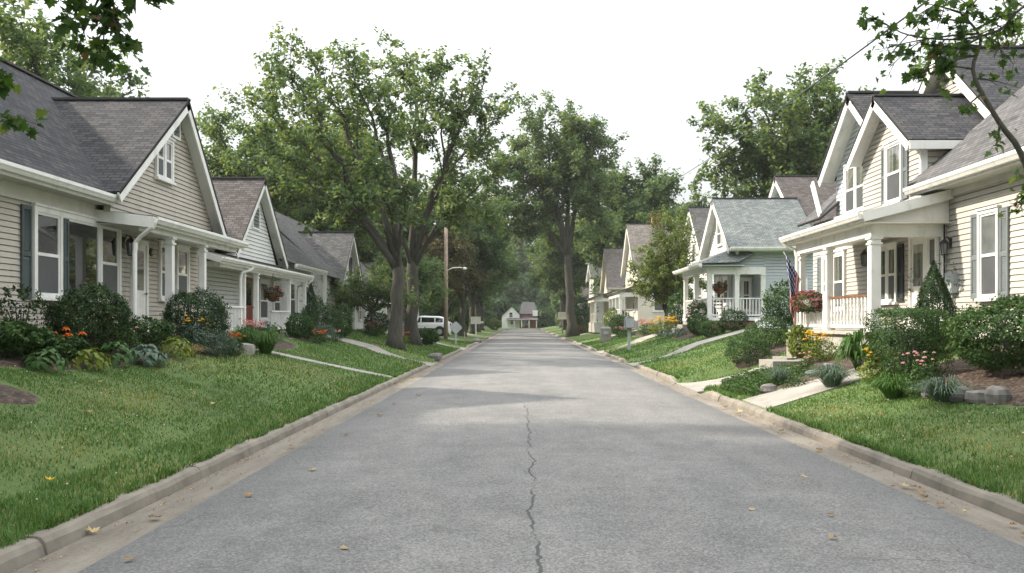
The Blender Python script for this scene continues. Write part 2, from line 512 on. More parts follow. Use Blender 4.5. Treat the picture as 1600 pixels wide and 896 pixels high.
def gutter_mat():
    m, nt, b = new_mat('gutter_concrete')
    v = coords(nt)
    n1 = noise(nt, coords(nt, 'Object', (3, .5, 1)), 1.2, 6, .7); n2 = noise(nt, v, 30, 4, .7)
    t = math_(nt, 'ADD', math_(nt, 'MULTIPLY', n1, .7), math_(nt, 'MULTIPLY', n2, .3))
    c = ramp(nt, t, [(.3, (.075, .06, .045)), (.5, (.16, .14, .115)), (.75, (.25, .225, .19))])
    nt.links.new(c, b.inputs['Base Color']); b.inputs['Roughness'].default_value = .9
    bump(nt, b, n2, .5, .006)
    return m
G['gutter'] = gutter_mat()

def mulch_mat():
    m, nt, b = new_mat('bark_mulch')
    v = coords(nt)
    vo = N(nt, 'ShaderNodeTexVoronoi'); vo.inputs['Scale'].default_value = 26; nt.links.new(v, vo.inputs['Vector'])
    bw = N(nt, 'ShaderNodeRGBToBW'); nt.links.new(vo.outputs['Color'], bw.inputs[0])
    c = ramp(nt, bw.outputs[0], [(.2, (.02, .013, .009)), (.6, (.055, .036, .025)), (.9, (.12, .08, .055))])
    nt.links.new(c, b.inputs['Base Color']); b.inputs['Roughness'].default_value = .95
    bump(nt, b, bw.outputs[0], 1, .03)
    return m
G['mulch'] = mulch_mat()
G['dirt'] = plain('bare_dirt', (.10, .078, .05), .95, .3, 6, ((.08, .075, .035), .6), .7, 40)

# ---- ground sheet
xs = np.unique(np.concatenate([[-420, -250, -140, -80, -50, -34, -24], np.arange(-18, -3.6, .25), np.arange(-4.5, -3.75, .06), [CL-.001, CL+.05, GL, -1.5, 0, 2, GR, CR-.05, CR+.001], np.arange(4.4, 18, .25), [24, 34, 50, 80, 140, 250, 420]]))
ys = np.unique(np.concatenate([[-60, -30, -10], np.arange(0, 40, .25), np.arange(40, 100, 1.5), np.arange(100, 210, 6), [230, 280, 350, 450, 650, 900]]))
XX, YY = np.meshgrid(xs, ys, indexing='ij')
ZZ = gz(XX, YY)
inroad = (XX > CL+.01) & (XX < CR-.01)
ZZ = np.where(inroad & (YY < 196), -.08, ZZ)
V = np.stack([XX, YY, ZZ], -1).reshape(-1, 3)
ni, nj = XX.shape
I = np.arange(ni*nj).reshape(ni, nj)
Fq = np.stack([I[:-1, :-1], I[1:, :-1], I[1:, 1:], I[:-1, 1:]], -1).reshape(-1, 4)
g = np_mesh('ground', V, Fq, G['lawn'], smooth=True); tag(g, kind='structure')

# ---- road: slight crown, straight, ends at a cross street
def strip(name, xs, ys, zf, mat):
    xs = np.asarray(xs, float); ys = np.asarray(ys, float)
    A, B = np.meshgrid(xs, ys, indexing='ij')
    Vv = np.stack([A, B, zf(A, B)], -1).reshape(-1, 3)
    a, b = A.shape
    I = np.arange(a*b).reshape(a, b)
    Fq = np.stack([I[:-1, :-1], I[1:, :-1], I[1:, 1:], I[:-1, 1:]], -1).reshape(-1, 4)
    return np_mesh(name, Vv, Fq, mat, smooth=True)
yy_ = np.concatenate([np.arange(-12, 60, 1.5), np.arange(60, 205, 5)])
def road_z(x, y):
    t = (x-(RL+RR)/2)/((RR-RL)/2)
    return .012 + .05*(1-t*t) + .05*np.sin((y-26)/7.5)*np.clip((y-20)/15, 0, 1)*np.clip((90-y)/40, 0, 1)
o = strip('road', np.linspace(RL, RR, 13), yy_, road_z, G['asphalt']); tag(o, kind='structure')
o = strip('cross_street', np.linspace(-90, 90, 5), [189, 197], lambda x, y: x*0+.09, G['asphalt']); tag(o, kind='structure')

# driveways and walks: (side, y0, y1 at the curb, d_end, kind)
def curb_side(sg, xg, xc, xa, cuts):
    ends = [-12.0]
    for a, b in cuts: ends += [a, b]
    ends.append(ROAD_END)
    mb = MB()
    for i in range(0, len(ends), 2):
        a, b = ends[i], ends[i+1]
        y = a
        while y < b-.05:
            y2 = min(b, y+3.05)
            w = .012
            jit = random.uniform(-.008, .008)
            h = .135 + random.uniform(-.008, .008)
            prof = [(0+jit, -.06), (.03+jit, h-.05), (.06+jit, h-.012), (.095+jit, h), (abs(xc-xg)+.03, h), (abs(xc-xg)+.03, -.06)]
            pr = [(o_*sg, z_) for o_, z_ in (prof if sg > 0 else prof[::-1])]
            def low(k): return [(o_, z_ if z_ < 0 else .012+(z_-.012)*k) for o_, z_ in pr]
            cutsy = [y+w/2]
            if i > 0 and y == a: cutsy += [y+.35, y+.8]
            if i+2 < len(ends) and y2 == b: cutsy += [y2-.8, y2-.35]
            q_ = y+.5
            while q_ < y2-.3: cutsy.append(q_); q_ += random.uniform(.25, .6)
            cutsy.append(y2-w/2)
            cutsy = sorted(set(cutsy))
            hk = []
            for c_ in cutsy:
                k_ = 1
                if i > 0: k_ = min(k_, max(0, (c_-a)/.8))
                if i+2 < len(ends): k_ = min(k_, max(0, (b-c_)/.8))
                hk.append(k_)
            np_ = len(pr); pts = []; fs = []
            for c_, k_ in zip(cutsy, hk):
                jx, jz = random.gauss(0, .005), random.gauss(0, .004)
                pts += [(xg+o_+(jx+random.gauss(0, .003) if z_ > 0 else 0), c_, z_+(jz+random.gauss(0, .002) if z_ > .02 else 0)) for o_, z_ in low(k_)]
            for q_ in range(len(cutsy)-1):
                for k_ in range(np_):
                    fs.append((q_*np_+k_, q_*np_+(k_+1) % np_, (q_+1)*np_+(k_+1) % np_, (q_+1)*np_+k_))
            e_ = (len(cutsy)-1)*np_
            fs += [tuple(range(np_))[::-1], tuple(range(e_, e_+np_))]
            mb.shared(pts, fs)
            y = y2
        # ramped noses beside the driveway cuts
    o = mb.build('curb', G['curb']); tag(o, kind='structure')
    x0, x1 = (xg, xa) if sg < 0 else (xa, xg)
    o = strip('gutter', [x0-.0, (x0+x1)/2, x1], yy_[yy_ < ROAD_END], lambda x, y: x*0+.008+.02*np.abs(x-xa)*1.0, G['gutter']); tag(o, kind='structure')
curb_side(-1, GL, CL, RL, LEFT_CUTS)
curb_side(1, GR, CR, RR, RIGHT_CUTS)

PAVED = []     # (x0, x1, y0, y1) kept free of grass
def slab(name, sg, d0, d1, y0, y1, y0b=None, y1b=None, joints=1.5, mat='concrete', apron=False):
    """concrete laid on the slope from the kerb to d1, cut by joints"""
    y0b = y0 if y0b is None else y0b; y1b = y1 if y1b is None else y1b
    mb = MB()
    n = max(2, int(round((d1-d0)/joints)))
    for k in range(n):
        a, b = d0+(d1-d0)*k/n+.011, d0+(d1-d0)*(k+1)/n-.011
        sub = 4
        for j in range(sub):
            e0, e1 = a+(b-a)*j/sub, a+(b-a)*(j+1)/sub
            def pt(dd, w, dz):
                t = (dd-d0)/(d1-d0)
                ya = y0+(y0b-y0)*t; yb = y1+(y1b-y1)*t
                z = gzf(sg*dd, (ya+yb)/2) + .022
                return (dd*sg, ya if w == 0 else yb, z+dz)
            p = [pt(e0,0,0), pt(e1,0,0), pt(e1,1,0), pt(e0,1,0)]
            q = [pt(e0,0,-.12), pt(e1,0,-.12), pt(e1,1,-.12), pt(e0,1,-.12)]
            mb.shared(p+q, [(0,1,2,3), (0,4,5,1), (2,6,7,3)] + ([(3,7,4,0)] if j == 0 else []) + ([(1,5,6,2)] if j == sub-1 else []))
    o = mb.build(name, G[mat]); tag(o, kind='structure')
    x0, x1 = sorted((sg*d0, sg*d1))
    PAVED.append((sg, np.array([(d0-.05, y0-.03), (d1+.05, y0b-.03), (d1+.05, y1b+.03), (d0-.05, y1+.03)])))
    return o
# left
slab('walk', -1, 3.5, 6.6, 23.8, 24.4, 22.1, 22.7)
slab('driveway', -1, 3.3, 10.5, 32.8, 35.0, None, None, 2.2, apron=True)
slab('driveway', -1, 3.3, 10.5, 51, 55.5, None, None, 2.2, apron=True)
slab('driveway', -1, 3.3, 10, 66.5, 70.5, None, None, 2.2, apron=True)
slab('driveway', -1, 3.3, 10, 92.5, 96.5, None, None, 2.2, apron=True)
# right
slab('walk', 1, 4.21, 6.95, 15.35, 17.1, 16.15, 17.45)
slab('walk', 1, 4.05, 6.6, 20.7, 23.6, 20.7, 22.2, apron=True)
slab('walk', 1, 4.05, 9.5, 32.7, 34.7, 33.6, 34.8, 1.6, apron=True)
slab('driveway', 1, 4.05, 11, 46, 49, None, None, 2.2, apron=True)
slab('driveway', 1, 4.05, 11, 62.5, 66.5, None, None, 2.2, apron=True)
slab('driveway', 1, 4.05, 11, 88.4, 91.6, None, None, 2.2, apron=True)

# ---- planting beds (mulch), organic outlines (d, y)
BEDS = []
def bed(name, sg, outline, lift=.03):
    pts = np.array(outline, float)
    # smooth closed outline
    res = []
    n = len(pts)
    for i in range(n):
        p0, p1, p2, p3 = pts[i-1], pts[i], pts[(i+1) % n], pts[(i+2) % n]
        for t in np.linspace(0, 1, 6, endpoint=False):
            res.append(.5*((2*p1)+(-p0+p2)*t+(2*p0-5*p1+4*p2-p3)*t*t+(-p0+3*p1-3*p2+p3)*t**3))
    R = np.array(res)
    BEDS.append((sg, R))
    c = R.mean(0)
    rings = []
    for s in (1, .85, .6, .3, .02):
        q = c+(R-c)*s
        zz = gz(sg*q[:, 0], q[:, 1]) + (lift if s < 1 else -.03)
        rings.append(np.stack([sg*q[:, 0], q[:, 1], zz + (RNG.normal(0, .012, len(q)) if s < 1 else 0)], -1))
    V = np.concatenate(rings); m = len(R); Fq = []
    for k in range(len(rings)-1):
        for i in range(m):
            j = (i+1) % m
            f = [k*m+i, k*m+j, (k+1)*m+j, (k+1)*m+i]
            Fq.append(f)
    o = np_mesh(name, V, np.array(Fq), G['mulch'], smooth=True); tag(o, kind='structure')
bed('flower_bed', -1, [(8.6, 11.5), (7.2, 11.8), (6.65, 13.2), (6.55, 15), (6.45, 17), (6.35, 19.2), (6.9, 20.6), (8.6, 20.8)])
bed('flower_bed', -1, [(8.8, 22.8), (7, 22.9), (6.45, 24.2), (6.5, 26), (7, 27.5), (8.6, 28)])
bed('flower_bed', -1, [(9, 28.6), (7.3, 28.4), (6.7, 29.6), (6.9, 31.2), (8.8, 31.4)])
bed('flower_bed', -1, [(7.0, 9.5), (6.1, 9.7), (5.62, 10.35), (5.95, 11.0), (7.0, 11.2)], .024)
bed('flower_bed', 1, [(8.9, 9.5), (7.2, 9.6), (6.15, 10.4), (5.85, 11.8), (6.0, 13.3), (6.35, 14.6), (6.6, 15.3), (8.9, 15.4)])
bed('flower_bed', 1, [(8.7, 17.5), (6.4, 17.1), (5.0, 17.2), (4.75, 18.0), (5.6, 19.4), (6.2, 20.4), (7.2, 20.6)])
bed('flower_bed', 1, [(7.8, 23.9), (6.1, 23.0), (5.6, 23.8), (6.0, 25.4), (7.2, 26.6), (8, 26)])
bed('flower_bed', 1, [(9.5, 38), (7.6, 37.8), (6.9, 39.5), (7.2, 43), (7.6, 45.3), (9.5, 45.3)])
bed('flower_bed', 1, [(9.5, 50), (7.0, 50.2), (6.6, 53), (7.0, 57), (9.5, 57.5)])
o = None
# worn, thinly grown crease along the left verge
SEAMS = [([(-4.2, 3), (-4.2, 7), (-4.12, 11), (-4.0, 13.6)], .085)]

def in_poly(R, x, y):
    ins = np.zeros(len(x), bool)
    n = len(R); j = n-1
    for i in range(n):
        xi, yi = R[i]; xj, yj = R[j]
        c = ((yi > y) != (yj > y)) & (x < (xj-xi)*(y-yi)/(yj-yi+1e-12)+xi)
        ins ^= c
        j = i
    return ins

def grass_ok(x, y):
    ok = ((x < CL+.03) | (x > CR-.03))
    for sg, R in PAVED:
        ok &= ~in_poly(R, x*sg, y)
    for cuts, sg in ((LEFT_CUTS, -1), (RIGHT_CUTS, 1)):
        for a, b in cuts:
            ok &= ~((x*sg > 0) & (np.abs(x) < 4.3) & (y > a+.3) & (y < b-.3))
    for sg, R in BEDS:
        ok &= ~in_poly(R, x*sg, y)
    for pts, w in SEAMS:
        for a, b in zip(pts[:-1], pts[1:]):
            ax, ay = a; bx, by = b
            t = np.clip(((x-ax)*(bx-ax)+(y-ay)*(by-ay))/((bx-ax)**2+(by-ay)**2), 0, 1)
            dd = np.hypot(x-(ax+(bx-ax)*t), y-(ay+(by-ay)*t))
            ok &= ~((dd < w*1.1) & (RNG.random(len(x)) < .45-.03*np.clip(y-4, 0, 10)+.25*hnoise(x*3, y*2.2)))
    return ok

def blades(x, y, h, w, tint):
    n = len(x)
    z = gz(x, y)
    az = RNG.uniform(0, 2*PI, n); lean = RNG.uniform(.1, .9, n)
    dx, dy = np.cos(az), np.sin(az)
    px, py = -dy, dx
    V = np.empty((n, 5, 3), np.float32)
    for k, (t, ww) in enumerate(((0, 1), (0, -1), (.55, -.75), (.55, .75), (1, 0))):
        off = lean*h*t*t
        V[:, k, 0] = x+dx*off+px*w*ww*.5
        V[:, k, 1] = y+dy*off+py*w*ww*.5
        V[:, k, 2] = z-.01+h*t*(1-.25*lean*t)
    b = np.arange(n)*5
    q = np.stack([b, b+1, b+2, b+3], -1)
    t3 = np.stack([b+3, b+2, b+4], -1)
    return V.reshape(-1, 3), q, t3, np.repeat(tint, 5)

def grass_patch(name, x0, x1, y0, y1, dens, h, w, edge=None):
    n = int((x1-x0)*(y1-y0)*dens)
    x = RNG.uniform(x0, x1, n); y = RNG.uniform(y0, y1, n)
    # clumping
    k = hnoise(x*2.6, y*2.6)+hnoise(x*7+3, y*7)*.6
    keep = grass_ok(x, y) & (RNG.random(n) < .72+.25*k)
    x, y, k = x[keep], y[keep], k[keep]
    n = len(x)
    dist = np.where(x < 0, CL-x, x-CR)
    edgeb = np.clip(1-dist/.35, 0, 1)
    near_verge = np.where(x < 0, (dist < .62), (dist < .7)).astype(float)
    hh = h*RNG.uniform(.55, 1.25, n)*(1+.25*k)*(1+.35*near_verge+.35*edgeb)
    dry = np.clip(hnoise(x*.55+4, y*.5+1)*1.1-.15+hnoise(x*1.7, y*1.9+3)*.35, 0, 1)
    t = np.clip(RNG.normal(.36, .17, n)+.1*k, 0, .88)
    for cx, cy, rx, ry in ((5.05, 9.6, .45, 1.5), (-5.3, 12.2, .7, 1.3), (-6.2, 16.5, .9, 1.2), (-5.0, 20.5, .9, 1.4), (4.75, 13.6, .4, 1.1), (-4.7, 8.6, .5, .8)):
        dry = np.maximum(dry, 1.25*np.exp(-((x-cx)/rx)**2-((y-cy)/ry)**2))
    dmask = RNG.random(n) < .035+dry*.6
    t = np.where(dmask, RNG.uniform(.86, 1, n), t)
    hh = np.where(dmask, hh*.8, hh)
    V, q, t3, tint = blades(x, y, hh, w*RNG.uniform(.7, 1.3, n), t)
    o = np_mesh(name, V, [q, t3], G['grass'], tint=tint)
    tag(o, kind='stuff')
    return o
grass_patch('grass', -8.6, CL+.08, 3.2, 8, 3400, .052, .008)
grass_patch('grass', -8.6, CL+.03, 8, 15, 1800, .05, .011)
grass_patch('grass', -8.8, CL+.03, 15, 30, 620, .06, .018)
grass_patch('grass', -9.6, CL+.03, 30, 70, 260, .065, .03)
grass_patch('grass', CR-.03, 7.2, 3.8, 9, 3300, .052, .008)
grass_patch('grass', CR-.03, 8.0, 9, 16, 1700, .05, .011)
grass_patch('grass', CR-.03, 9, 16, 30, 620, .06, .018)
grass_patch('grass', CR-.03, 10, 30, 70, 260, .065, .03)
# long tufts leaning out over the kerb
def kerb_tufts():
    Vs = []; Q = []; T3 = []; Ti = []; off = 0
    for x0, x1, ya, yb, n in ((CL-.06, CL+.045, 3.2, 31, 15000), (CR-.045, CR+.06, 4, 31, 15000)):
        y = ya+(yb-ya)*RNG.random(n)**1.5; x = RNG.uniform(x0, x1, n)
        k = hnoise(x*.3, y*1.9)+.8*hnoise(x*.2+2, y*6.1)
        ok = grass_ok(np.where(x < 0, np.minimum(x, CL), np.maximum(x, CR)), y) & (k > RNG.uniform(-.5, 1.0, n))
        x, y, k = x[ok], y[ok], k[ok]; n = len(x)
        V, q, t3, ti = blades(x, y, RNG.uniform(.05, .115, n), RNG.uniform(.006, .012, n)*(1+y/14), np.clip(RNG.normal(.42, .22, n), 0, 1))
        Vs.append(V); Q.append(q+off); T3.append(t3+off); Ti.append(ti); off += len(V)
    o = np_mesh('grass', np.concatenate(Vs), [np.concatenate(Q), np.concatenate(T3)], G['grass'], tint=np.concatenate(Ti)); tag(o, kind='stuff')
kerb_tufts()
# clover heads and specks in the turf
def specks():
    n = 330
    side = RNG.random(n) < .62
    x = np.where(side, -RNG.uniform(3.7, 7.3, n), RNG.uniform(4.4, 6.4, n)); y = np.where(side, 4+22*RNG.random(n)**1.3, RNG.uniform(6, 15.5, n))
    ok = grass_ok(x, y); x, y = x[ok], y[ok]; n = len(x)
    z = gz(x, y)+RNG.uniform(.045, .075, n); r = RNG.uniform(.006, .0125, n)
    P = np.stack([x, y, z], -1)
    off = np.array([(1,0,0),(0,1,0),(-1,0,0),(0,-1,0),(0,0,.8),(0,0,-.8)], float)
    V = (P[:, None, :]+off[None]*r[:, None, None]).reshape(-1, 3)
    b = np.arange(n)*6
    F3 = np.concatenate([np.stack([b+i, b+(i+1) % 4, b+4], -1) for i in range(4)]+[np.stack([b+(i+1) % 4, b+i, b+5], -1) for i in range(4)])
    o = np_mesh('clover_blossoms', V, F3, G['f_white'], tint=np.repeat(RNG.random(n), 6)); tag(o, kind='stuff')
specks()
# ------------------------------------------------------------------ houses
def P_(plane, c, a, o, z):
    """point on a wall: plane 'd' faces the street, plane 'y' faces the camera's end of the street, 'f' the far end"""
    if plane == 'd': return (c-o, a, z)
    if plane == 'y': return (a, c-o, z)
    return (a, c+o, z)
def pbox(mb, plane, c, a0, a1, o0, o1, z0, z1):
    if plane == 'd': mb.box(c-o1, c-o0, a0, a1, z0, z1)
    elif plane == 'y': mb.box(a0, a1, c-o1, c-o0, z0, z1)
    else: mb.box(a0, a1, c+o0, c+o1, z0, z1)
    return mb

def span(poly, z):
    xs_ = []
    n = len(poly)
    for i in range(n):
        (a0, z0), (a1, z1) = poly[i], poly[(i+1) % n]
        if abs(z1-z0) < 1e-9: continue
        t = (z-z0)/(z1-z0)
        if -1e-9 <= t <= 1+1e-9: xs_.append(a0+(a1-a0)*t)
    return (min(xs_), max(xs_)) if len(xs_) >= 2 else None

def siding(mb, plane, c, poly, course=.125, lip=.02):
    """lapped boards over a convex outline [(a, z)]; each board leans out to its lower edge"""
    zs = [z for _, z in poly]; z0, z1 = min(zs), max(zs)
    z = z0
    while z < z1-1e-4:
        t = min(z+course, z1)
        e = 1e-4
        gp = min(.016, course*.12) if t < z1-1e-4 else e
        A, B = span(poly, z+e), span(poly, t-gp)
        if A and B:
            p = [P_(plane, c, A[0], lip, z), P_(plane, c, A[1], lip, z), P_(plane, c, B[1], .004, t-gp), P_(plane, c, B[0], .004, t-gp)]
            q = [P_(plane, c, A[0], -.03, z+.002), P_(plane, c, A[1], -.03, z+.002)]
            mb.face(p if plane != 'd' else p[::-1])
            mb.face([q[0], q[1], p[1], p[0]] if plane != 'd' else [p[0], p[1], q[1], q[0]])
        z = t
    # body behind the boards
    back = [P_(plane, c, a, -.12, zz) for a, zz in poly]; fr = [P_(plane, c, a, 0, zz) for a, zz in poly]
    mb.face(back)
    n = len(poly)
    for i in range(n):
        j = (i+1) % n
        mb.face([fr[i], back[i], back[j], fr[j]])
    return mb

class House:
    def __init__(s, name, label, cat, sg, d, y, z, group=None):
        s.sg = sg
        s.root = thing(name, label, cat, (sg*d, y, z), group)
        s.trim = G['white']
    def mb(s): return MB(s.sg)
    def part(s, name, mb, mat, parent=None, label=None, smooth=False):
        return mb.build(name, mat if not isinstance(mat, str) else G[mat], parent or s.root, label, smooth)
    def wall(s, mat, items, course=.125, label=None):
        m = s.mb()
        for (plane, c, poly) in items: siding(m, plane, c, poly, course)
        return s.part('wall', m, mat, label=label)
    def window(s, plane, c, a0, a1, z0, z1, units=1, pane='glass', shutters=None, shut='shut_teal', split=True, casing=.09, screen=True, parts=None, sill=True, louvre=False, cmat=None, label=None):
        """hung window standing on the boards: casing > sashes, panes, screens; units side by side"""
        o = .028
        cm = s.mb()
        pbox(cm, plane, c, a0-casing, a0, o-.01, o+.05, z0-.02, z1+casing)
        pbox(cm, plane, c, a1, a1+casing, o-.01, o+.05, z0-.02, z1+casing)
        pbox(cm, plane, c, a0, a1, o-.01, o+.048, z1, z1+casing)
        pbox(cm, plane, c, a0-casing-.02, a1+casing+.02, o-.01, o+.075, z1+casing, z1+casing+.035)
        if sill: pbox(cm, plane, c, a0-casing-.03, a1+casing+.03, o-.01, o+.085, z0-.075, z0-.02)
        pbox(cm, plane, c, a0, a1, o-.01, o+.046, z0-.02, z0+.01)
        parts = parts or [(k/units, (k+1)/units) for k in range(units)]
        for (p0, p1) in parts[1:]:
            am = a0+(a1-a0)*p0
            pbox(cm, plane, c, am-.045, am+.045, o-.01, o+.047, z0, z1)
        w = s.part('window', cm, cmat or s.trim, label=label)
        sm, pm, kms = s.mb(), s.mb(), []
        for i, (p0, p1) in enumerate(parts):
            b0 = a0+(a1-a0)*p0+(.045 if i else 0); b1 = a0+(a1-a0)*p1-(.045 if i < len(parts)-1 else 0)
            wide = (b1-b0) > 1.1
            t = .042
            zm = (z0+z1)/2
            pbox(sm, plane, c, b0, b0+t, o, o+.028, z0, z1); pbox(sm, plane, c, b1-t, b1, o, o+.028, z0, z1)
            pbox(sm, plane, c, b0+t, b1-t, o, o+.027, z1-t, z1); pbox(sm, plane, c, b0+t, b1-t, o, o+.027, z0, z0+t+.015)
            if split and not wide: pbox(sm, plane, c, b0+t, b1-t, o, o+.034, zm-.028, zm+.028)
            # panes are thin real sheets, tilted a hair so that reflections differ from pane to pane
            tl = random.uniform(-.006, .006)
            z_lo = z0+t; z_hi = z1-t
            for (q0, q1) in (((zm, z_hi), (z_lo, zm)) if split and not wide else ((z_lo, z_hi),)):
                tv = random.uniform(-.004, .004)
                pts = [P_(plane, c, b0+t-.004, o+.008+tl, q0), P_(plane, c, b1-t+.004, o+.008-tl, q0), P_(plane, c, b1-t+.004, o+.008-tl+tv, q1), P_(plane, c, b0+t-.004, o+.008+tl+tv, q1)]
                bk = [P_(plane, c, b0+t-.004, o-.004, q0), P_(plane, c, b1-t+.004, o-.004, q0), P_(plane, c, b1-t+.004, o-.004, q1), P_(plane, c, b0+t-.004, o-.004, q1)]
                pm.face(pts if plane != 'd' else pts[::-1])
                for e in range(4):
                    f = (e+1) % 4
                    pm.face([pts[e], bk[e], bk[f], pts[f]])
            if split and screen and not wide:
                km = s.mb(); kms.append(km)
                pbox(km, plane, c, b0+t-.002, b1-t+.002, o+.017, o+.0205, z0+t, zm-.02)
        s.part('sash', sm, cmat or s.trim, w)
        s.part('pane', pm, pane, w)
        for km in kms: s.part('screen', km, 'screen', w)
        for side in (shutters or ()):
            wd = (a1-a0)/units*.52 if not isinstance(side, tuple) else side[1]
            sd = side if not isinstance(side, tuple) else side[0]
            if sd == 'lo': b0, b1 = a0-casing-.02-wd, a0-casing-.02
            else: b0, b1 = a1+casing+.02, a1+casing+.02+wd
            s.shutter(plane, c, b0, b1, z0-.02, z1+casing*.6, shut)
        return w
    def shutter(s, plane, c, b0, b1, z0, z1, mat):
        m = s.mb(); o = .02
        t = .05
        pbox(m, plane, c, b0, b0+t, o, o+.035, z0, z1); pbox(m, plane, c, b1-t, b1, o, o+.035, z0, z1)
        zm = z0+(z1-z0)*.48
        for a, b in ((z0, z0+.09), (zm-.04, zm+.04), (z1-.07, z1)): pbox(m, plane, c, b0+t, b1-t, o, o+.034, a, b)
        z = z0+.09
        while z < z1-.07:
            if not (zm-.07 < z < zm+.03):
                p = [P_(plane, c, b0+t, o+.03, z), P_(plane, c, b1-t, o+.03, z), P_(plane, c, b1-t, o+.006, z+.045), P_(plane, c, b0+t, o+.006, z+.045)]
                m.face(p if plane != 'd' else p[::-1])
            z += .04
        pbox(m, plane, c, b0+t, b1-t, o-.004, o+.005, z0+.05, z1-.05)
        return s.part('shutter', m, mat)
    def vent(s, plane, c, a0, a1, z0, z1):
        m = s.mb()
        pbox(m, plane, c, a0-.06, a1+.06, .006, .05, z0-.06, z0); pbox(m, plane, c, a0-.06, a1+.06, .006, .05, z1, z1+.06)
        pbox(m, plane, c, a0-.06, a0, .006, .049, z0, z1); pbox(m, plane, c, a1, a1+.06, .006, .049, z0, z1)
        v = s.part('vent', m, s.trim)
        k = s.mb(); z = z0
        while z < z1-.02:
            p = [P_(plane, c, a0, .045, z), P_(plane, c, a1, .045, z), P_(plane, c, a1, .012, z+.05), P_(plane, c, a0, .012, z+.05)]
            k.face(p if plane != 'd' else p[::-1]); z += .062
        pbox(k, plane, c, a0, a1, .004, .011, z0, z1)
        s.part('louvre', k, 'shut_gray', v)
    def rakes(s, plane, c, lo, apex, hi, w=.2, out=.25, mat=None, name='rake_board'):
        """white boards along the two slopes, hung under the roof edge 'out' in front of the wall, with their soffits"""
        for a, b in ((lo, apex), (hi, apex)):
            m = s.mb()
            A = Vector(P_(plane, c, a[0], out, a[1])); B = Vector(P_(plane, c, b[0], out, b[1]))
            side = Vector(P_(plane, 0, 0, 1, 0))
            dn = Vector((0, 0, -1)); ax = (B-A).normalized(); dn = (dn-ax*dn.dot(ax)).normalized()
            m.beam(A+dn*(w/2-.0), B+dn*(w/2-.0), .035, w, side)
            A2 = Vector(P_(plane, c, a[0], out/2, a[1])); B2 = Vector(P_(plane, c, b[0], out/2, b[1]))
            m.beam(A2+dn*.05, B2+dn*.05, out, .02, side)
            s.part(name, m, mat or s.trim)
    def roof(s, polys, mat, th=.07, label=None):
        m = s.mb()
        for p in polys: m.roof(p, th)
        return s.part('roof', m, mat, label=label)
    def gable_roof(s, mat, d0, d1, y_lo, y_ridge, y_hi, z_lo, z_ridge, z_hi, th=.07, label=None):
        """ridge running away from the street"""
        r = s.roof([[(d0, y_lo, z_lo), (d1, y_lo, z_lo), (d1, y_ridge, z_ridge), (d0, y_ridge, z_ridge)],
                    [(d0, y_hi, z_hi), (d1, y_hi, z_hi), (d1, y_ridge+.004, z_ridge-.002), (d0, y_ridge+.004, z_ridge-.002)]], mat, th, label)
        m = s.mb(); m.beam((d0, y_ridge, z_ridge-.005), (d1, y_ridge, z_ridge-.005), .2, .05, (0, 1, 0))
        s.part('ridge_cap', m, 'ridge', r)
        return r
    def gutter(s, p, q, out, mat=None, size=.115, name='gutter'):
        m = s.mb()
        k = size/.115
        prof = [(0, 0), (0, -.115*k), (.07*k, -.115*k), (.095*k, -.075*k), (.115*k, -.05*k), (.115*k, 0.0), (.095*k, .004), (.095*k, -.02), (.02, -.02), (.02, .0)]
        m.extrude(prof, p, q, out)
        # fascia board behind it
        p2, q2, ov = Vector(p), Vector(q), Vector(out)
        m.beam(p2-ov*.02-Vector((0, 0, .08)), q2-ov*.02-Vector((0, 0, .08)), .03, .2, out)
        return s.part(name, m, mat or s.trim)
    def downspout(s, path, mat=None, r=.045):
        m = s.mb()
        m.tube(path, r, 8)
        for p in path[2:-1:1]:
            pass
        return s.part('downspout', m, mat or s.trim)
    def post(s, d, y, z0, z1, w=.16, mat=None, base=True):
        m = s.mb(); h = w/2
        m.box(d-h, d+h, y-h, y+h, z0, z1)
        m.box(d-h-.025, d+h+.025, y-h-.025, y+h+.025, z1-.16, z1-.12)
        m.box(d-h-.035, d+h+.035, y-h-.035, y+h+.035, z1-.05, z1-.003)
        if base:
            m.box(d-h-.03, d+h+.03, y-h-.03, y+h+.03, z0, z0+.16)
        return s.part('post', m, mat or s.trim)
    def railing(s, p, q, z0, z1, mat=None, rail=None, turned=False, step=.125, name='railing', post_ends=()):
        m = s.mb(); p, q = Vector((p[0], p[1], 0)), Vector((q[0], q[1], 0))
        L = (q-p).length; ax = (q-p)/L
        m.beam(p+Vector((0,0,z0+.1)), q+Vector((0,0,z0+.1)), .05, .06)
        n = max(2, int(L/step))
        for k in range(n):
            c = p+ax*(L*(k+.5)/n)
            if turned:
                h = z1-.05-z0-.13
                m.lathe((c.x, c.y, z0+.13), [(.03, 0), (.03, h*.12), (.018, h*.16), (.034, h*.34), (.028, h*.5), (.016, h*.68), (.03, h*.8), (.03, h)], 8)
            else:
                m.box(c.x-.018, c.x+.018, c.y-.018, c.y+.018, z0+.12, z1-.04)
        o = s.part(name, m, mat or s.trim)
        r = s.mb(); r.beam(p+Vector((0,0,z1-.02)), q+Vector((0,0,z1-.02)), .085, .05)
        if rail: s.part('handrail', r, rail, o)
        else: s.part('handrail', r, mat or s.trim, o)
        return o
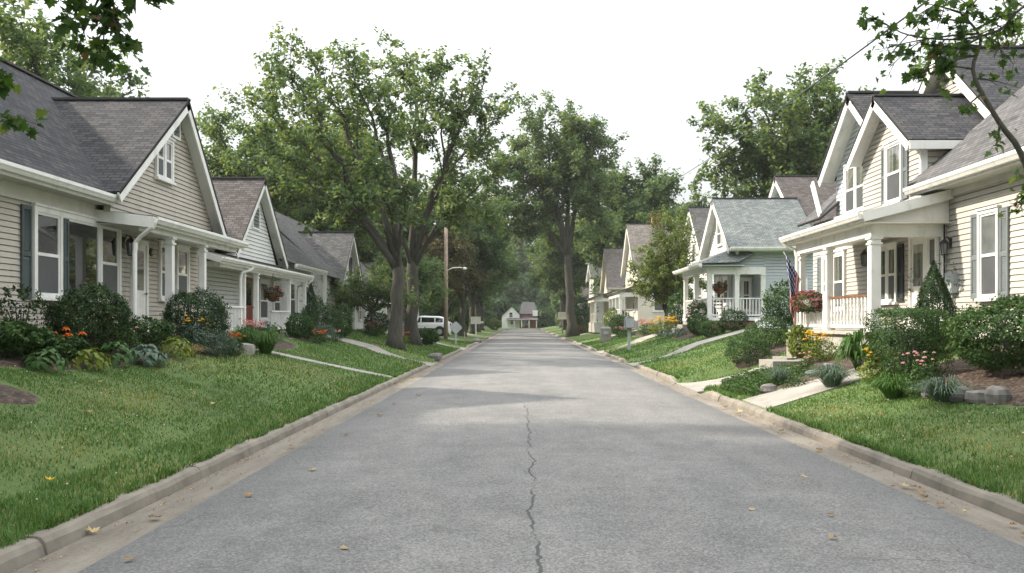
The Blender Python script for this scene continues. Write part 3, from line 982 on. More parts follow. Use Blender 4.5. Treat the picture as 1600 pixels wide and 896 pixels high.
    def door(s, plane, c, a0, a1, z0, z1, mat='white', lite=True, hinge='lo', pane='glass', label=None):
        m = s.mb()
        for b0, b1 in ((a0-.1, a0), (a1, a1+.1)): pbox(m, plane, c, b0, b1, .006, .06, z0, z1+.1)
        pbox(m, plane, c, a0, a1, .006, .059, z1, z1+.1)
        fr = s.part('door_frame', m, s.trim)
        m = s.mb()
        pbox(m, plane, c, a0+.004, a1-.004, .004, .03, z0, z1-.004)
        w = a1-a0; h = z1-z0
        for (u0, u1, v0, v1) in ((.12, .46, .06, .24), (.54, .88, .06, .24), (.12, .46, .28, .42), (.54, .88, .28, .42)):
            pbox(m, plane, c, a0+w*u0, a0+w*u1, .03, .038, z0+h*v0, z0+h*v1)
        d = s.part('door', m, mat, label=label)
        if lite:
            m = s.mb(); pbox(m, plane, c, a0+w*.16, a0+w*.84, .03, .036, z0+h*.48, z0+h*.93); s.part('pane', m, pane, d)
        m = s.mb(); aa = a1-.08 if hinge == 'lo' else a0+.08
        p = Vector(P_(plane, c, aa, .03, z0+h*.44)); q = Vector(P_(plane, c, aa, .09, z0+h*.44))
        m.tube([p, q], .012, 6); m.tube([Vector(P_(plane, c, aa, .075, z0+h*.44)), Vector(P_(plane, c, aa, .1, z0+h*.44))], .03, 10)
        s.part('handle', m, 'brass', d)
        return d
    def steps(s, d0, d1, y0, y1, z_top, z_bot, n, mat='concrete', name='steps'):
        m = s.mb()
        for k in range(n):
            z = z_bot+(z_top-z_bot)*(k+1)/n
            a = d0+(d1-d0)*k/n
            m.box(a, d1, y0-.002*k, y1+.002*k, z_bot-.35, z)
        return s.part(name, m, mat)
    def block(s, name, mat, x0, x1, y0, y1, z0, z1, label=None, parent=None):
        return s.part(name, s.mb().box(x0, x1, y0, y1, z0, z1), mat, parent, label)

def wall_lantern(sg, plane, c, a, z, label, cat='lantern', k=1.0):
    r = thing('wall_lantern', label, cat, (sg*(P_(plane, c, a, 0, z)[0]), P_(plane, c, a, 0, z)[1], z), 'wall lanterns by the doors')
    m = MB(sg)
    p = P_(plane, c, a, .02, z)
    pbox(m, plane, c, a-.05*k, a+.05*k, .012, .03, z-.1*k, z+.1*k)
    q = Vector(P_(plane, c, a, .15*k, z+.09*k))
    m.tube([p, P_(plane, c, a, .08*k, z+.13*k), q], .012*k, 6)
    m.lathe((q.x, q.y, q.z-.33*k), [(.045*k, 0), (.06*k, .02*k)], 8)
    for i in range(6):
        A = PI/3*i
        m.tube([(q.x+.055*k*math.cos(A), q.y+.055*k*math.sin(A), q.z-.31*k), (q.x+.08*k*math.cos(A), q.y+.08*k*math.sin(A), q.z-.1*k)], .007*k, 4)
    m.lathe((q.x, q.y, q.z-.1*k), [(.1*k, 0), (.06*k, .05*k), (.015*k, .1*k)], 8)
    m.build('bracket', G['blackmetal'], r)
    m = MB(sg); m.lathe((q.x, q.y, q.z-.3*k), [(.045*k, 0), (.07*k, .2*k)], 8)
    m.build('glass', G['blind'], r)
    return r

# ================================================================== house A: beige, right foreground
A = House('beige_house', 'beige clapboard house with gray shutters, white porch and two front gables over the porch', 'house', 1, 8.6, 19, 1.2)
A.wall('beige', [('d', 8.6, [(12.4, 1.15), (26.4, 1.15), (26.4, 4.52), (12.4, 4.52)]),
                 ('y', 12.4, [(8.6, 1.15), (18, 1.15), (18, 4.5), (8.6, 4.5)])], .11)
A.wall('beige', [('f', 26.4, [(8.6, 1.15), (18, 1.15), (18, 4.5), (8.6, 4.5)])], .25)
A.block('foundation', 'found', 8.66, 17.9, 12.46, 26.3, .6, 1.16)
# lower front roof
A.roof([[(8.12, 12.1, 4.45), (8.12, 18.75, 4.45), (12.6, 18.75, 8.258), (12.6, 12.1, 8.258)],
        [(8.3, 18.7, 4.6), (8.3, 19.3, 4.6), (12.0, 19.3, 7.745), (12.0, 18.7, 7.745)]], 'roof_gray')
A.roof([[(8.2, 24.7, 4.52), (8.2, 26.7, 4.52), (12.0, 26.7, 7.75), (12.0, 24.7, 7.75)]], 'roof_gray')
A.gutter((8.13, 12.1, 4.44), (8.13, 18.78, 4.44), (-1, 0, 0), size=.14)
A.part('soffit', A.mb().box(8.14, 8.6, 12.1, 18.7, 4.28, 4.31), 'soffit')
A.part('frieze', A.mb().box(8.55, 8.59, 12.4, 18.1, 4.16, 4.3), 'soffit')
# upper street gable
A.wall('beige', [('d', 10.5, [(17.5, 4.7), (26.3, 4.7), (21.9, 8.16)])], .11)
A.gable_roof('roof_dark', 10.12, 20, 16.9, 21.9, 26.9, 4.14+.1, 8.36, 4.26)
A.rakes('d', 10.5, (16.9, 4.2), (21.9, 8.3), (26.9, 4.2), .24, .36)
# dormer B
sl = .74
A.wall('beige', [('d', 8.6, [(19.25, 4.1), (22.55, 4.1), (22.55, 5.72), (20.98, 6.82), (19.25, 5.62)])], .11)
A.wall('grayside', [('y', 19.25, [(8.6, 4.3), (10.9, 4.3), (10.9, 5.6), (8.6, 5.6)])], .128, label='dormer cheek boards with shade put into a grayer colour')  # grayer siding than the front: the cheek's shade is put into its colour
A.gable_roof('roof_dark', 8.22, 11.2, 19.0, 20.98, 22.75, 5.53, 6.95, 5.66)
A.rakes('d', 8.6, (19.0, 5.49), (20.98, 6.9), (22.75, 5.62), .22, .36)
A.part('corner_board', A.mb().box(8.56, 8.7, 19.2, 19.3, 4.3, 5.6), 'white')
A.part('eave_board', A.mb().box(8.24, 10.6, 19.0, 19.04, 5.32, 5.5), 'white')
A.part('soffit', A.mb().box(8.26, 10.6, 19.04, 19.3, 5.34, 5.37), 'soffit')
A.window('d', 8.6, 20.2, 21.0, 4.42, 5.72, shutters=(('lo', .24), ('hi', .22)), shut='shut_gray', pane='curtain', casing=.07)
# gable C
A.wall('bluewhite', [('d', 8.78, [(20.9, 4.0), (24.95, 4.0), (24.95, 5.82), (22.93, 7.42), (20.9, 5.8)])], .12, label='pale blue boards of the farther gable')
A.gable_roof('roof_dark', 8.32, 11.4, 21.62, 22.93, 25.25, 6.474, 7.52, 5.66)
A.rakes('d', 8.78, (21.62, 6.42), (22.93, 7.46), (25.25, 5.6), .24, .42)
A.window('d', 8.78, 22.75, 24.15, 4.55, 5.75, units=2, pane='curtain', casing=.08)
A.part('rake_board', A.mb().beam((8.3, 24.9, 4.6), (8.3, 25.6, 5.6), .05, .2, (1, 0, 0)), 'white')
# porch roof
A.roof([[(6.8, 17.85, 3.84), (6.8, 23.3, 3.84), (8.62, 23.3, 4.31), (8.62, 17.85, 4.31)]], 'roof_gray')
A.gutter((6.82, 17.85, 3.83), (6.82, 23.3, 3.83), (-1, 0, 0), size=.13)
m = A.mb(); m.beam((6.8, 17.84, 3.74), (8.6, 17.84, 4.2), .03, .2, (0, 1, 0)); A.part('fascia', m, 'white')
A.part('ceiling', A.mb().box(6.85, 8.6, 17.9, 23.25, 3.62, 3.65), 'offwhite')
A.part('beam', A.mb().box(7.08, 7.3, 18.15, 23.1, 3.38, 3.68), 'white')
m = A.mb(); m.box(7.3, 8.58, 18.18, 18.38, 3.38, 3.68)
for P4 in ([(6.95, 17.98, 3.66), (8.58, 17.98, 3.66), (8.58, 17.98, 4.2), (6.95, 17.98, 3.78)],): m.face(P4)
A.part('beam', m, 'white')
A.part('porch_floor', A.mb().box(6.9, 8.6, 17.95, 23.2, 1.38, 1.45), 'found')
A.part('foundation', A.mb().box(7.0, 8.6, 18.05, 23.1, .5, 1.38), 'found')
A.post(7.19, 18.27, 1.45, 3.38, .2)
A.post(7.19, 20.95, 1.45, 3.38, .15)
A.post(7.19, 22.95, 1.45, 3.38, .13)
A.railing((7.19, 21.15), (7.19, 22.85), 1.45, 2.2)
m = A.mb(); m.box(7.1, 7.26, 21.0, 21.14, 1.45, 2.3); m.lathe((7.18, 21.07, 2.3), [(.1, 0), (.1, .03), (.03, .08)], 8); A.part('newel_post', m, 'white')
A.railing((7.19, 18.4), (7.19, 20.86), 1.45, 2.22, rail=G['woodbrown'], turned=True, step=.2)
A.downspout([(6.76, 23.2, 3.72), (6.85, 23.18, 3.6), (7.05, 23.1, 3.5), (7.08, 23.05, 3.3), (7.08, 23.05, 1.1)])
A.steps(6.3, 7.0, 21.3, 22.5, 1.2, gzf(5.7, 22), 2)
A.block('landing', 'concrete', 5.75, 6.65, 20.5, 21.7, .2, gzf(6.2, 21)+.14)
A.block('step', 'concrete', 6.75, 7.1, 16.35, 17.3, .5, gzf(6.8, 16.8)+.16)
# wall openings
A.window('d', 8.6, 16.12, 16.7, 2.1, 3.64, shutters=(('lo', .27), ('hi', .27)), shut='shut_gray', pane='blind', casing=.07)
A.window('d', 8.6, 20.5, 21.45, 2.12, 3.36, units=2, shutters=(('lo', .3),), shut='shut_dark', pane='curtain', casing=.08)
A.window('d', 8.6, 23.8, 25.4, 2.0, 3.45, units=2, shutters=(('hi', .4),), shut='shut_gray', pane='curtain')
m = A.mb(); pbox(m, 'd', 8.6, 18.12, 19.75, .01, .04, 1.45, 3.9); A.part('entry_surround', m, 'white')
A.door('d', 8.56, 18.95, 19.6, 1.46, 3.45, 'white', pane='curtain')
A.window('d', 8.55, 18.38, 18.72, 2.2, 3.4, split=True, casing=.06, pane='glass')
m = A.mb(); m.tube([(8.54, 18.1, 1.2), (8.54, 18.1, 4.2)], .02, 6); A.part('conduit', m, 'blackmetal')
m = A.mb(); m.lathe((8.52, 17.78, 2.0), [(.11, .34), (.12, .36)], 4)
m = A.mb(); m.box(8.45, 8.59, 17.62, 17.9, 2.22, 2.62); m.lathe((8.43, 17.76, 2.46), [(.0, -.02), (.07, -.01), (.08, .0), (.08, .03)], 12, 'x')
MB_ = A.part('electric_meter', m, 'graymetal')
m = A.mb(); m.tube([(8.54, 17.76, 2.22), (8.54, 17.76, .9)], .025, 8); A.part('pipe', m, 'graymetal', MB_)
wall_lantern(1, 'd', 8.6, 17.92, 3.22, 'ornate iron wall lantern on sunlit beige boards above the meter box', k=1.0)
wall_lantern(1, 'd', 8.6, 22.0, 3.3, 'black wall lantern under the beige house porch roof', k=1.2)

# ================================================================== house L1: left foreground
L1 = House('gray_beige_house', 'gray beige clapboard house with dark roof and a wide picture window, nearest on the left', 'house', -1, 8.4, 18, 1.3)
L1.wall('grayside', [('d', 8.4, [(8.5, 1.0), (23.25, 1.0), (23.25, 4.05), (8.5, 4.05)]),
                     ('y', 8.5, [(8.4, 1.0), (15, 1.0), (15, 4.0), (8.4, 4.0)])], .1)
L1.wall('grayside', [('f', 23.25, [(8.4, 1), (15, 1), (15, 4.05), (11.6, 7.3), (8.4, 4.05)])], .25)
L1.block('foundation', 'found', 8.46, 15, 8.6, 23.2, .6, 1.3)
sl = .918
L1.roof([[(7.92, 8.2, 4.1), (7.92, 17.45, 4.1), (11.6, 17.45, 7.478), (11.6, 8.2, 7.478)], [(8.2, 17.45, 4.357), (8.2, 23.5, 4.357), (11.6, 23.5, 7.478), (11.6, 17.45, 7.478)],
         [(15.3, 8.2, 4.1), (15.3, 23.5, 4.1), (11.604, 23.5, 7.476), (11.604, 8.2, 7.476)]], 'roof_dark')
m = L1.mb(); m.beam((11.6, 8.2, 7.47), (11.6, 23.5, 7.47), .22, .05, (1, 0, 0)); L1.part('ridge_cap', m, 'ridge')
L1.gutter((7.93, 8.2, 4.09), (7.93, 17.5, 4.09), (-1, 0, 0), size=.13)
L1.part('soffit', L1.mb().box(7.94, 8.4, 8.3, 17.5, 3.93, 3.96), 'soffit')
# street gable over the porch
L1.wall('grayside', [('d', 8.05, [(17.5, 3.8), (23.3, 3.8), (23.2, 4.2), (20.82, 6.66), (17.6, 4.3)])], .1)
L1.gable_roof('roof_dark', 7.72, 11.6, 17.2, 20.82, 23.5, 4.16, 6.82, 3.98)
L1.rakes('d', 8.05, (17.2, 4.12), (20.82, 6.78), (23.5, 3.92), .2, .3)
L1.window('d', 8.05, 19.68, 20.5, 4.85, 5.72, units=2, pane='glass', casing=.07, screen=True)
L1.vent('d', 8.05, 20.62, 20.98, 5.95, 6.25)
# porch
L1.roof([[(7.22, 17.55, 3.73), (7.22, 23.4, 3.73), (8.45, 23.4, 3.86), (8.45, 17.55, 3.86)]], 'roof_dark')
L1.gutter((7.24, 17.55, 3.71), (7.24, 23.4, 3.71), (-1, 0, 0), size=.13)
L1.part('fascia', L1.mb().beam((7.22, 17.53, 3.6), (8.4, 17.53, 3.74), .03, .22, (0, 1, 0)), 'white')
L1.part('beam', L1.mb().box(7.38, 7.52, 17.6, 23.2, 3.44, 3.6), 'white')
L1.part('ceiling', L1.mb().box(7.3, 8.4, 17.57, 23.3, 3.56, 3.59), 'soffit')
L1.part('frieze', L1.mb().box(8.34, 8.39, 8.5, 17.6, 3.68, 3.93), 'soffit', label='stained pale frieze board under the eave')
L1.part('porch_floor', L1.mb().box(7.2, 8.4, 19.0, 22.9, 1.3, 1.42), 'found')
L1.post(7.44, 18.95, 1.36, 3.44, .15); L1.post(7.44, 20.9, 1.36, 3.44, .13)
L1.downspout([(7.16, 17.5, 3.6), (7.2, 17.5, 3.5), (7.5, 17.62, 3.32), (7.6, 17.65, 3.22), (7.62, 17.65, 3.0), (7.62, 17.65, 1.1)])
w = L1.window('d', 8.4, 15.42, 18.55, 2.1, 3.55, parts=[(0, .26), (.26, .75), (.75, 1)], pane='glass', casing=.1)
L1.shutter('d', 8.4, 14.98, 15.28, 2.05, 3.62, 'shut_teal')
L1.shutter('d', 8.36, 16.28, 16.45, 2.12, 3.53, 'shut_teal')
L1.door('d', 8.4, 19.3, 19.95, 1.42, 3.34, 'white', pane='glass')
L1.window('d', 8.4, 20.75, 21.35, 2.2, 3.42, pane='glass', casing=.08); L1.window('d', 8.4, 21.75, 22.4, 2.2, 3.42, pane='glass', casing=.08)
L1.steps(6.35, 7.2, 19.25, 20.35, 1.32, gzf(-6.35, 19.8), 3)
m = L1.mb()
for yy in (19.22,):
    m.tube([(7.15, yy, 1.42), (7.15, yy, 2.2), (7.05, yy, 2.26), (6.45, yy, 1.72), (6.4, yy, 1.6), (6.4, yy, .9)], .018, 8)
    for k in range(5): m.tube([(7.1-.14*k, yy, 1.3-.09*k), (7.1-.14*k, yy, 2.24-.125*k)], .01, 6)
L1.part('iron_handrail', m, 'blackmetal')
wall_lantern(-1, 'd', 8.4, 18.85, 3.32, 'black wall lantern between picture window and white front door', k=1.2)
m = MB(-1); m.lathe((8.385, 20.25, 3.22), [(.09, 0), (.1, -.02), (.085, -.035), (.0, -.04)], 16, 'x')
r = thing('wall_plaque', 'round dark wall plaque on the boards beside the white front door', 'plaque', (-8.385, 20.25, 3.22)); m.build('disc', G['blackmetal'], r)
m = MB(-1); m.lathe((8.344, 20.25, 3.22), [(.045, 0), (.05, -.01)], 12, 'x'); m.build('boss', G['brass'], r)

# ================================================================== house L2: pale gray with red door
L2 = House('pale_gray_house', 'pale gray house with brown street gable, red door and white railed porch', 'house', -1, 9.4, 31, 1.3)
L2.wall('paleside', [('d', 9.3, [(24.4, 1.0), (39.6, 1.0), (39.6, 4.0), (24.4, 4.0)]),
                     ('y', 24.4, [(9.3, 1), (15.5, 1), (15.5, 4), (9.3, 4)])], .125)
L2.wall('paleside', [('f', 39.6, [(9.3, 1), (15.5, 1), (15.5, 4), (12.4, 6.8), (9.3, 4)])], .25)
L2.block('foundation', 'found', 9.36, 15.4, 24.5, 39.5, .6, 1.3)
L2.roof([[(8.75, 24.1, 3.92), (8.75, 27.45, 3.92), (12.4, 27.45, 6.95), (12.4, 24.1, 6.95)], [(9.1, 27.45, 4.2105), (9.1, 32.75, 4.2105), (12.4, 32.75, 6.95), (12.4, 27.45, 6.95)], [(8.75, 32.75, 3.92), (8.75, 40, 3.92), (12.4, 40, 6.95), (12.4, 32.75, 6.95)],
         [(16, 24.1, 3.92), (16, 40, 3.92), (12.404, 40, 6.948), (12.404, 24.1, 6.948)]], 'roof_gray')
L2.wall('paleside', [('y', 24.42, [(9.3, 4), (15.5, 4), (12.4, 6.7)])], .125)
L2.wall('paleside', [('d', 8.95, [(27.6, 3.7), (32.6, 3.7), (30.1, 6.3)])], .125)
L2.gable_roof('roof_brown', 8.6, 12.2, 27.1, 30.1, 33.1, 3.78, 6.48, 3.78)
L2.rakes('d', 8.95, (27.1, 3.72), (30.1, 6.42), (33.1, 3.72), .2, .32)
L2.vent('d', 8.95, 29.75, 30.45, 4.8, 5.5)
L2.roof([[(8.1, 24.2, 3.42), (8.1, 34.6, 3.42), (9.35, 34.6, 3.78), (9.35, 24.2, 3.78)]], 'roof_brown', label='brown porch roof')
L2.gutter((8.12, 24.2, 3.41), (8.12, 34.6, 3.41), (-1, 0, 0))
L2.part('fascia', L2.mb().beam((8.1, 24.18, 3.33), (9.3, 24.18, 3.67), .03, .18, (0, 1, 0)), 'white')
L2.part('beam', L2.mb().box(8.22, 8.36, 24.4, 34.4, 3.16, 3.32), 'white')
L2.part('ceiling', L2.mb().box(8.15, 9.3, 24.3, 34.5, 3.28, 3.3), 'offwhite')
L2.part('porch_floor', L2.mb().box(8.1, 9.3, 24.4, 34.4, 1.2, 1.32), 'found')
L2.part('foundation', L2.mb().box(8.18, 9.3, 24.45, 34.3, .7, 1.2), 'found')
for yy in (26.7, 28.0, 31.9, 34.2): L2.post(8.29, yy, 1.32, 3.16, .12)
L2.railing((8.29, 24.7), (8.29, 26.85), 1.32, 2.1)
L2.railing((8.29, 29.6), (8.29, 31.85), 1.32, 2.02)
L2.door('d', 9.3, 30.0, 30.85, 1.34, 3.15, 'redpaint', label='red front door with glazed upper half')
L2.window('d', 9.3, 31.7, 32.65, 1.75, 3.05, pane='curtain'); L2.window('d', 9.3, 33.5, 34.3, 1.75, 3.05, pane='glass')
L2.downspout([(8.05, 26.9, 3.3), (8.1, 26.85, 3.22), (8.28, 26.5, 3.1), (8.3, 26.45, 2.9), (8.3, 26.45, 1.0)])
L2.downspout([(8.05, 34.5, 3.3), (8.15, 34.45, 3.15), (8.6, 34.5, 3.0), (8.62, 34.5, 2.8), (8.62, 34.5, 1.1)])
L2.gutter((8.76, 34.7, 3.9), (8.76, 40, 3.9), (-1, 0, 0))
L2.window('d', 9.3, 35.6, 36.6, 1.9, 3.2, pane='curtain'); L2.window('d', 9.3, 38.0, 38.9, 1.9, 3.2)
L2.post(8.7, 39.6, 1.2, 3.75, .13)
L2.steps(7.3, 8.1, 28.2, 29.6, 1.2, gzf(-7.3, 29), 3)

# ================================================================== house L3: white with dark doorway
L3 = House('white_cottage', 'white cottage with gray roof, small louvred gable and dark wooden doorway, behind the left trees', 'house', -1, 9.2, 46, 1.2)
L3.wall('whiteside', [('d', 9.2, [(41.2, 0.9), (60, .9), (60, 3.9), (41.2, 3.9)]), ('y', 41.2, [(9.2, .9), (16, .9), (16, 3.9), (12.6, 7.2), (9.2, 3.9)])], .15)
L3.wall('whiteside', [('f', 60, [(9.2, .9), (16, .9), (16, 3.9), (12.6, 7.2), (9.2, 3.9)])], .3)
L3.roof([[(8.8, 40.9, 3.75), (8.8, 43.5, 3.75), (12.6, 43.5, 7.3), (12.6, 40.9, 7.3)], [(9.1, 43.5, 4.03), (9.1, 48.7, 4.03), (12.6, 48.7, 7.3), (12.6, 43.5, 7.3)], [(8.8, 48.7, 3.75), (8.8, 60.3, 3.75), (12.6, 60.3, 7.3), (12.6, 48.7, 7.3)], [(16.4, 40.9, 3.75), (16.4, 60.3, 3.75), (12.604, 60.3, 7.298), (12.604, 40.9, 7.298)]], 'roof_gray')
L3.wall('whiteside', [('d', 8.95, [(43.6, 3.8), (48.6, 3.8), (46.1, 6.1)])], .15)
L3.gable_roof('roof_gray', 8.6, 12, 43.1, 46.1, 49.1, 3.5, 6.28, 3.5)
L3.rakes('d', 8.95, (43.1, 3.44), (46.1, 6.22), (49.1, 3.44), .22, .3)
L3.shutter('d', 8.95, 44.9, 45.7, 4.0, 5.0, 'shut_dark'); L3.shutter('d', 8.95, 46.3, 47.1, 4.0, 5.0, 'shut_dark')
L3.roof([[(7.9, 42.8, 3.05), (7.9, 58, 3.05), (9.2, 58, 3.6), (9.2, 42.8, 3.6)]], 'roof_gray')
L3.part('beam', L3.mb().box(8.0, 8.2, 43, 57.8, 2.7, 2.98), 'white')
L3.part('porch_floor', L3.mb().box(7.95, 9.2, 43, 57.8, .9, 1.15), 'found')
for yy in (43.2, 46.2, 49.5, 53.2, 57.4): L3.post(8.1, yy, 1.15, 2.7, .16)
L3.railing((8.1, 46.4), (8.1, 49.4), 1.15, 1.95, step=.18); L3.railing((8.1, 49.7), (8.1, 53.1), 1.15, 1.95, step=.18)
L3.door('d', 9.2, 43.9, 45.6, 1.15, 3.0, 'woodbrown', lite=False, label='dark brown double doorway')
L3.window('d', 9.2, 47, 48.4, 1.75, 2.85, units=2); L3.window('d', 9.2, 50.5, 52, 1.75, 2.85, units=2); L3.window('d', 9.2, 54.5, 56, 1.75, 2.85, units=2)

# farther left houses glimpsed between trunks
def far_house(sg, label, d, y0, y1, z0, ze, slope, depth, wallm, roofm, name='house', porch=None, two=False, win=2, back=0, grp=None, trim='white', chim=False, rw=.28):
    yr = (y0+y1)/2; zr = ze+slope*(y1-y0)/2
    H = House(name, label, 'house', sg, d, yr, z0, grp); H.trim = G[trim]
    H.wall(wallm, [('d', d, [(y0, z0-.4), (y1, z0-.4), (y1, ze), (yr, zr-.05), (y0, ze)]), ('y', y0, [(d, z0-.4), (d+depth, z0-.4), (d+depth, ze), (d, ze)])], .17)
    H.wall(wallm, [('f', y1, [(d, z0-.4), (d+depth, z0-.4), (d+depth, ze), (d, ze)])], .4)
    ov = .35
    H.gable_roof(roofm, d-.4, d+depth+.3, y0-ov, yr, y1+ov, ze-slope*ov+.08, zr+.08, ze-slope*ov+.08)
    H.rakes('d', d, (y0-ov, ze-slope*ov+.02), (yr, zr+.02), (y1+ov, ze-slope*ov+.02), rw, .36)
    H.gutter((d-.4, y0-ov, ze-slope*ov+.06), (d+depth, y0-ov, ze-slope*ov+.06), (0, -1, 0))
    H.window('d', d, yr-.5, yr+.5, ze-.1 if not two else ze-.9, ze+1.1 if not two else ze+.6, pane='glass')
    if chim:
        m = H.mb(); m.box(d+1.6, d+2.2, yr-.3, yr+.3, zr-.5, zr+.75); m.box(d+1.54, d+2.26, yr-.36, yr+.36, zr+.75, zr+.87); H.part('chimney', m, 'brick')
    fl = z0+.35
    for k in range(win):
        a = y0+(y1-y0)*(k+.5)/win
        H.window('d', d, a-.5, a+.5, fl+.7, fl+2.1, pane='curtain' if k % 2 else 'glass')
        if two: H.window('d', d, a-.5, a+.5, fl+3.2, fl+4.5, pane='glass')
    H.window('y', y0, d+1.2, d+2.2, fl+.7, fl+2.1)
    if two: H.window('y', y0, d+1.2, d+2.2, fl+3.2, fl+4.5)
    if porch:
        pd, ph = porch
        H.roof([[(d-pd-.3, y0-.3, ph), (d-pd-.3, y1+.3, ph), (d+.02, y1+.3, ph+.55), (d+.02, y0-.3, ph+.55)]], roofm)
        H.part('beam', H.mb().box(d-pd-.1, d-pd+.12, y0, y1, ph-.38, ph-.06), trim)
        m = H.mb(); m.box(d-pd, d, y0-.02, y0+.16, ph-.38, ph-.06); H.part('beam', m, trim)
        H.part('porch_floor', H.mb().box(d-pd-.1, d, y0-.1, y1+.1, fl-.9, fl), 'found')
        n = 4
        for k in range(n): H.post(d-pd, y0+.1+(y1-y0-.2)*k/(n-1), fl, ph-.38, .18)
        H.railing((d-pd, y0+.2), (d-pd, y0+(y1-y0)*.62), fl, fl+.85, step=.2)
        H.railing((d-pd, y0+.1), (d-.05, y0+.1), fl, fl+.85, step=.2)
    H.door('d', d, y1-1.9, y1-1.0, fl, fl+2.05, 'woodbrown')
    return H
far_house(-1, 'low white house with gray roof half hidden behind the left trunks', 9.5, 63, 70, 1.0, 3.6, .7, 8, 'whiteside', 'roof_gray', 'white_house', (1.4, 3.2))

# ================================================================== blue house, right middle distance
B = House('blue_house', 'blue clapboard house with gray green roof, white street gable and railed corner porch', 'house', 1, 9.6, 43, 1.5)
B.wall('whiteside', [('d', 9.6, [(40.1, 4.6), (46.6, 4.6), (46.6, 5.05), (43.3, 7.5), (40.1, 5.05)])], .14, label='sunlit white gable boards')
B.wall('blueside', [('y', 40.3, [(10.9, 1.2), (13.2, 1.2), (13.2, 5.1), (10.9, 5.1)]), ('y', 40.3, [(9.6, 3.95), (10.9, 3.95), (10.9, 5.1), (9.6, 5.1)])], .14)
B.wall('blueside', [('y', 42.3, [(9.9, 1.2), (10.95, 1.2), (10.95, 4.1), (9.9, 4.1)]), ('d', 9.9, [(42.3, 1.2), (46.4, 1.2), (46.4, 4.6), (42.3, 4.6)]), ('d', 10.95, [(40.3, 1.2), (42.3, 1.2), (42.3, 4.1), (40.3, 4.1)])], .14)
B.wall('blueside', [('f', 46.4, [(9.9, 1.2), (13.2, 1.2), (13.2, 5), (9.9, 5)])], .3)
B.block('ceiling', 'offwhite', 9.62, 10.94, 40.34, 42.3, 3.92, 3.95)
B.gable_roof('roof_green', 9.2, 13.3, 39.75, 43.3, 46.85, 4.98, 7.62, 4.98)
B.rakes('d', 9.6, (39.75, 4.92), (43.3, 7.56), (46.85, 4.92), .3, .38)
B.gutter((9.25, 39.76, 4.96), (13.3, 39.76, 4.96), (0, -1, 0), size=.14)
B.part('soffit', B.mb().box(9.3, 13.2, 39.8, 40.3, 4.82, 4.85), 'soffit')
B.window('d', 9.6, 42.85, 43.75, 5.35, 6.45, pane='curtain')
# hip porch roof towards the street
B.roof([[(7.95, 39.7, 4.25), (7.95, 46.4, 4.25), (9.65, 45.6, 5.0), (9.65, 40.5, 5.0)], [(7.95, 39.7, 4.25), (9.65, 40.5, 5.0), (10.4, 39.9, 4.7), (9.6, 39.7, 4.3)]], 'roof_green')
B.gutter((7.95, 39.7, 4.24), (7.95, 46.4, 4.24), (-1, 0, 0), size=.14)
m = B.mb(); m.box(8.3, 8.55, 40.25, 46.2, 3.9, 4.2); B.part('beam', m, 'white')
m = B.mb(); m.box(8.55, 10.95, 40.2, 40.42, 3.78, 4.1); B.part('beam', m, 'white')
m = B.mb(); m.box(8.2, 9.7, 40.22, 40.4, 4.1, 4.3); m.box(8.0, 9.9, 39.8, 46.2, 4.14, 4.18); B.part('frieze', m, 'blueside')
B.part('porch_floor', B.mb().box(8.3, 10.95, 40.2, 46.2, 1.7, 1.85), 'white')
m = B.mb(); m.box(8.36, 10.95, 40.28, 46.1, .9, 1.7); B.part('foundation', m, 'brick')
for (dd, yy) in ((8.42, 45.9), (8.42, 43.2), (8.45, 40.32), (9.68, 40.32), (10.86, 40.32)): B.post(dd, yy, 1.85, 3.9 if dd < 8.5 else 3.78, .2)
B.railing((8.55, 40.32), (9.58, 40.32), 1.85, 2.72, step=.14); B.railing((9.78, 40.32), (10.76, 40.32), 1.85, 2.72, step=.14)
B.railing((8.42, 40.45), (8.42, 43.1), 1.85, 2.72, step=.14); B.railing((8.42, 43.3), (8.42, 45.8), 1.85, 2.72, step=.14)
B.window('y', 42.3, 10.05, 10.75, 2.2, 3.6, units=2, pane='curtain', cmat=None)
B.door('d', 9.9, 44.4, 45.3, 1.85, 3.8, 'white'); B.window('d', 9.9, 42.8, 43.7, 2.5, 3.7, pane='curtain')
B.window('y', 40.3, 12.15, 12.75, 2.0, 3.55)
m = B.mb(); m.beam((10.9, 39.9, 1.75), (10.9, 39.3, 1.35), 1.1, .06, (1, 0, 0)); B.part('ramp', m, 'white')
B.steps(7.2, 8.3, 43.2, 44.6, 1.7, gzf(7.2, 44), 4)
# taller rear wing with the brown roof
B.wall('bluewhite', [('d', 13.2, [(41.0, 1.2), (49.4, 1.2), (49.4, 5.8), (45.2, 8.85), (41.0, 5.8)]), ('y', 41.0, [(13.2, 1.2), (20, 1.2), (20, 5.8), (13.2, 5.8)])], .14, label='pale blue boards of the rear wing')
B.gable_roof('roof_brown', 12.75, 20.5, 40.5, 45.2, 49.9, 5.5, 9.0, 5.5, label='brown roof of the rear wing')
B.rakes('d', 13.2, (40.5, 5.44), (45.2, 8.94), (49.9, 5.44), .3, .42)
B.vent('d', 13.2, 44.7, 45.6, 7.2, 8.0)

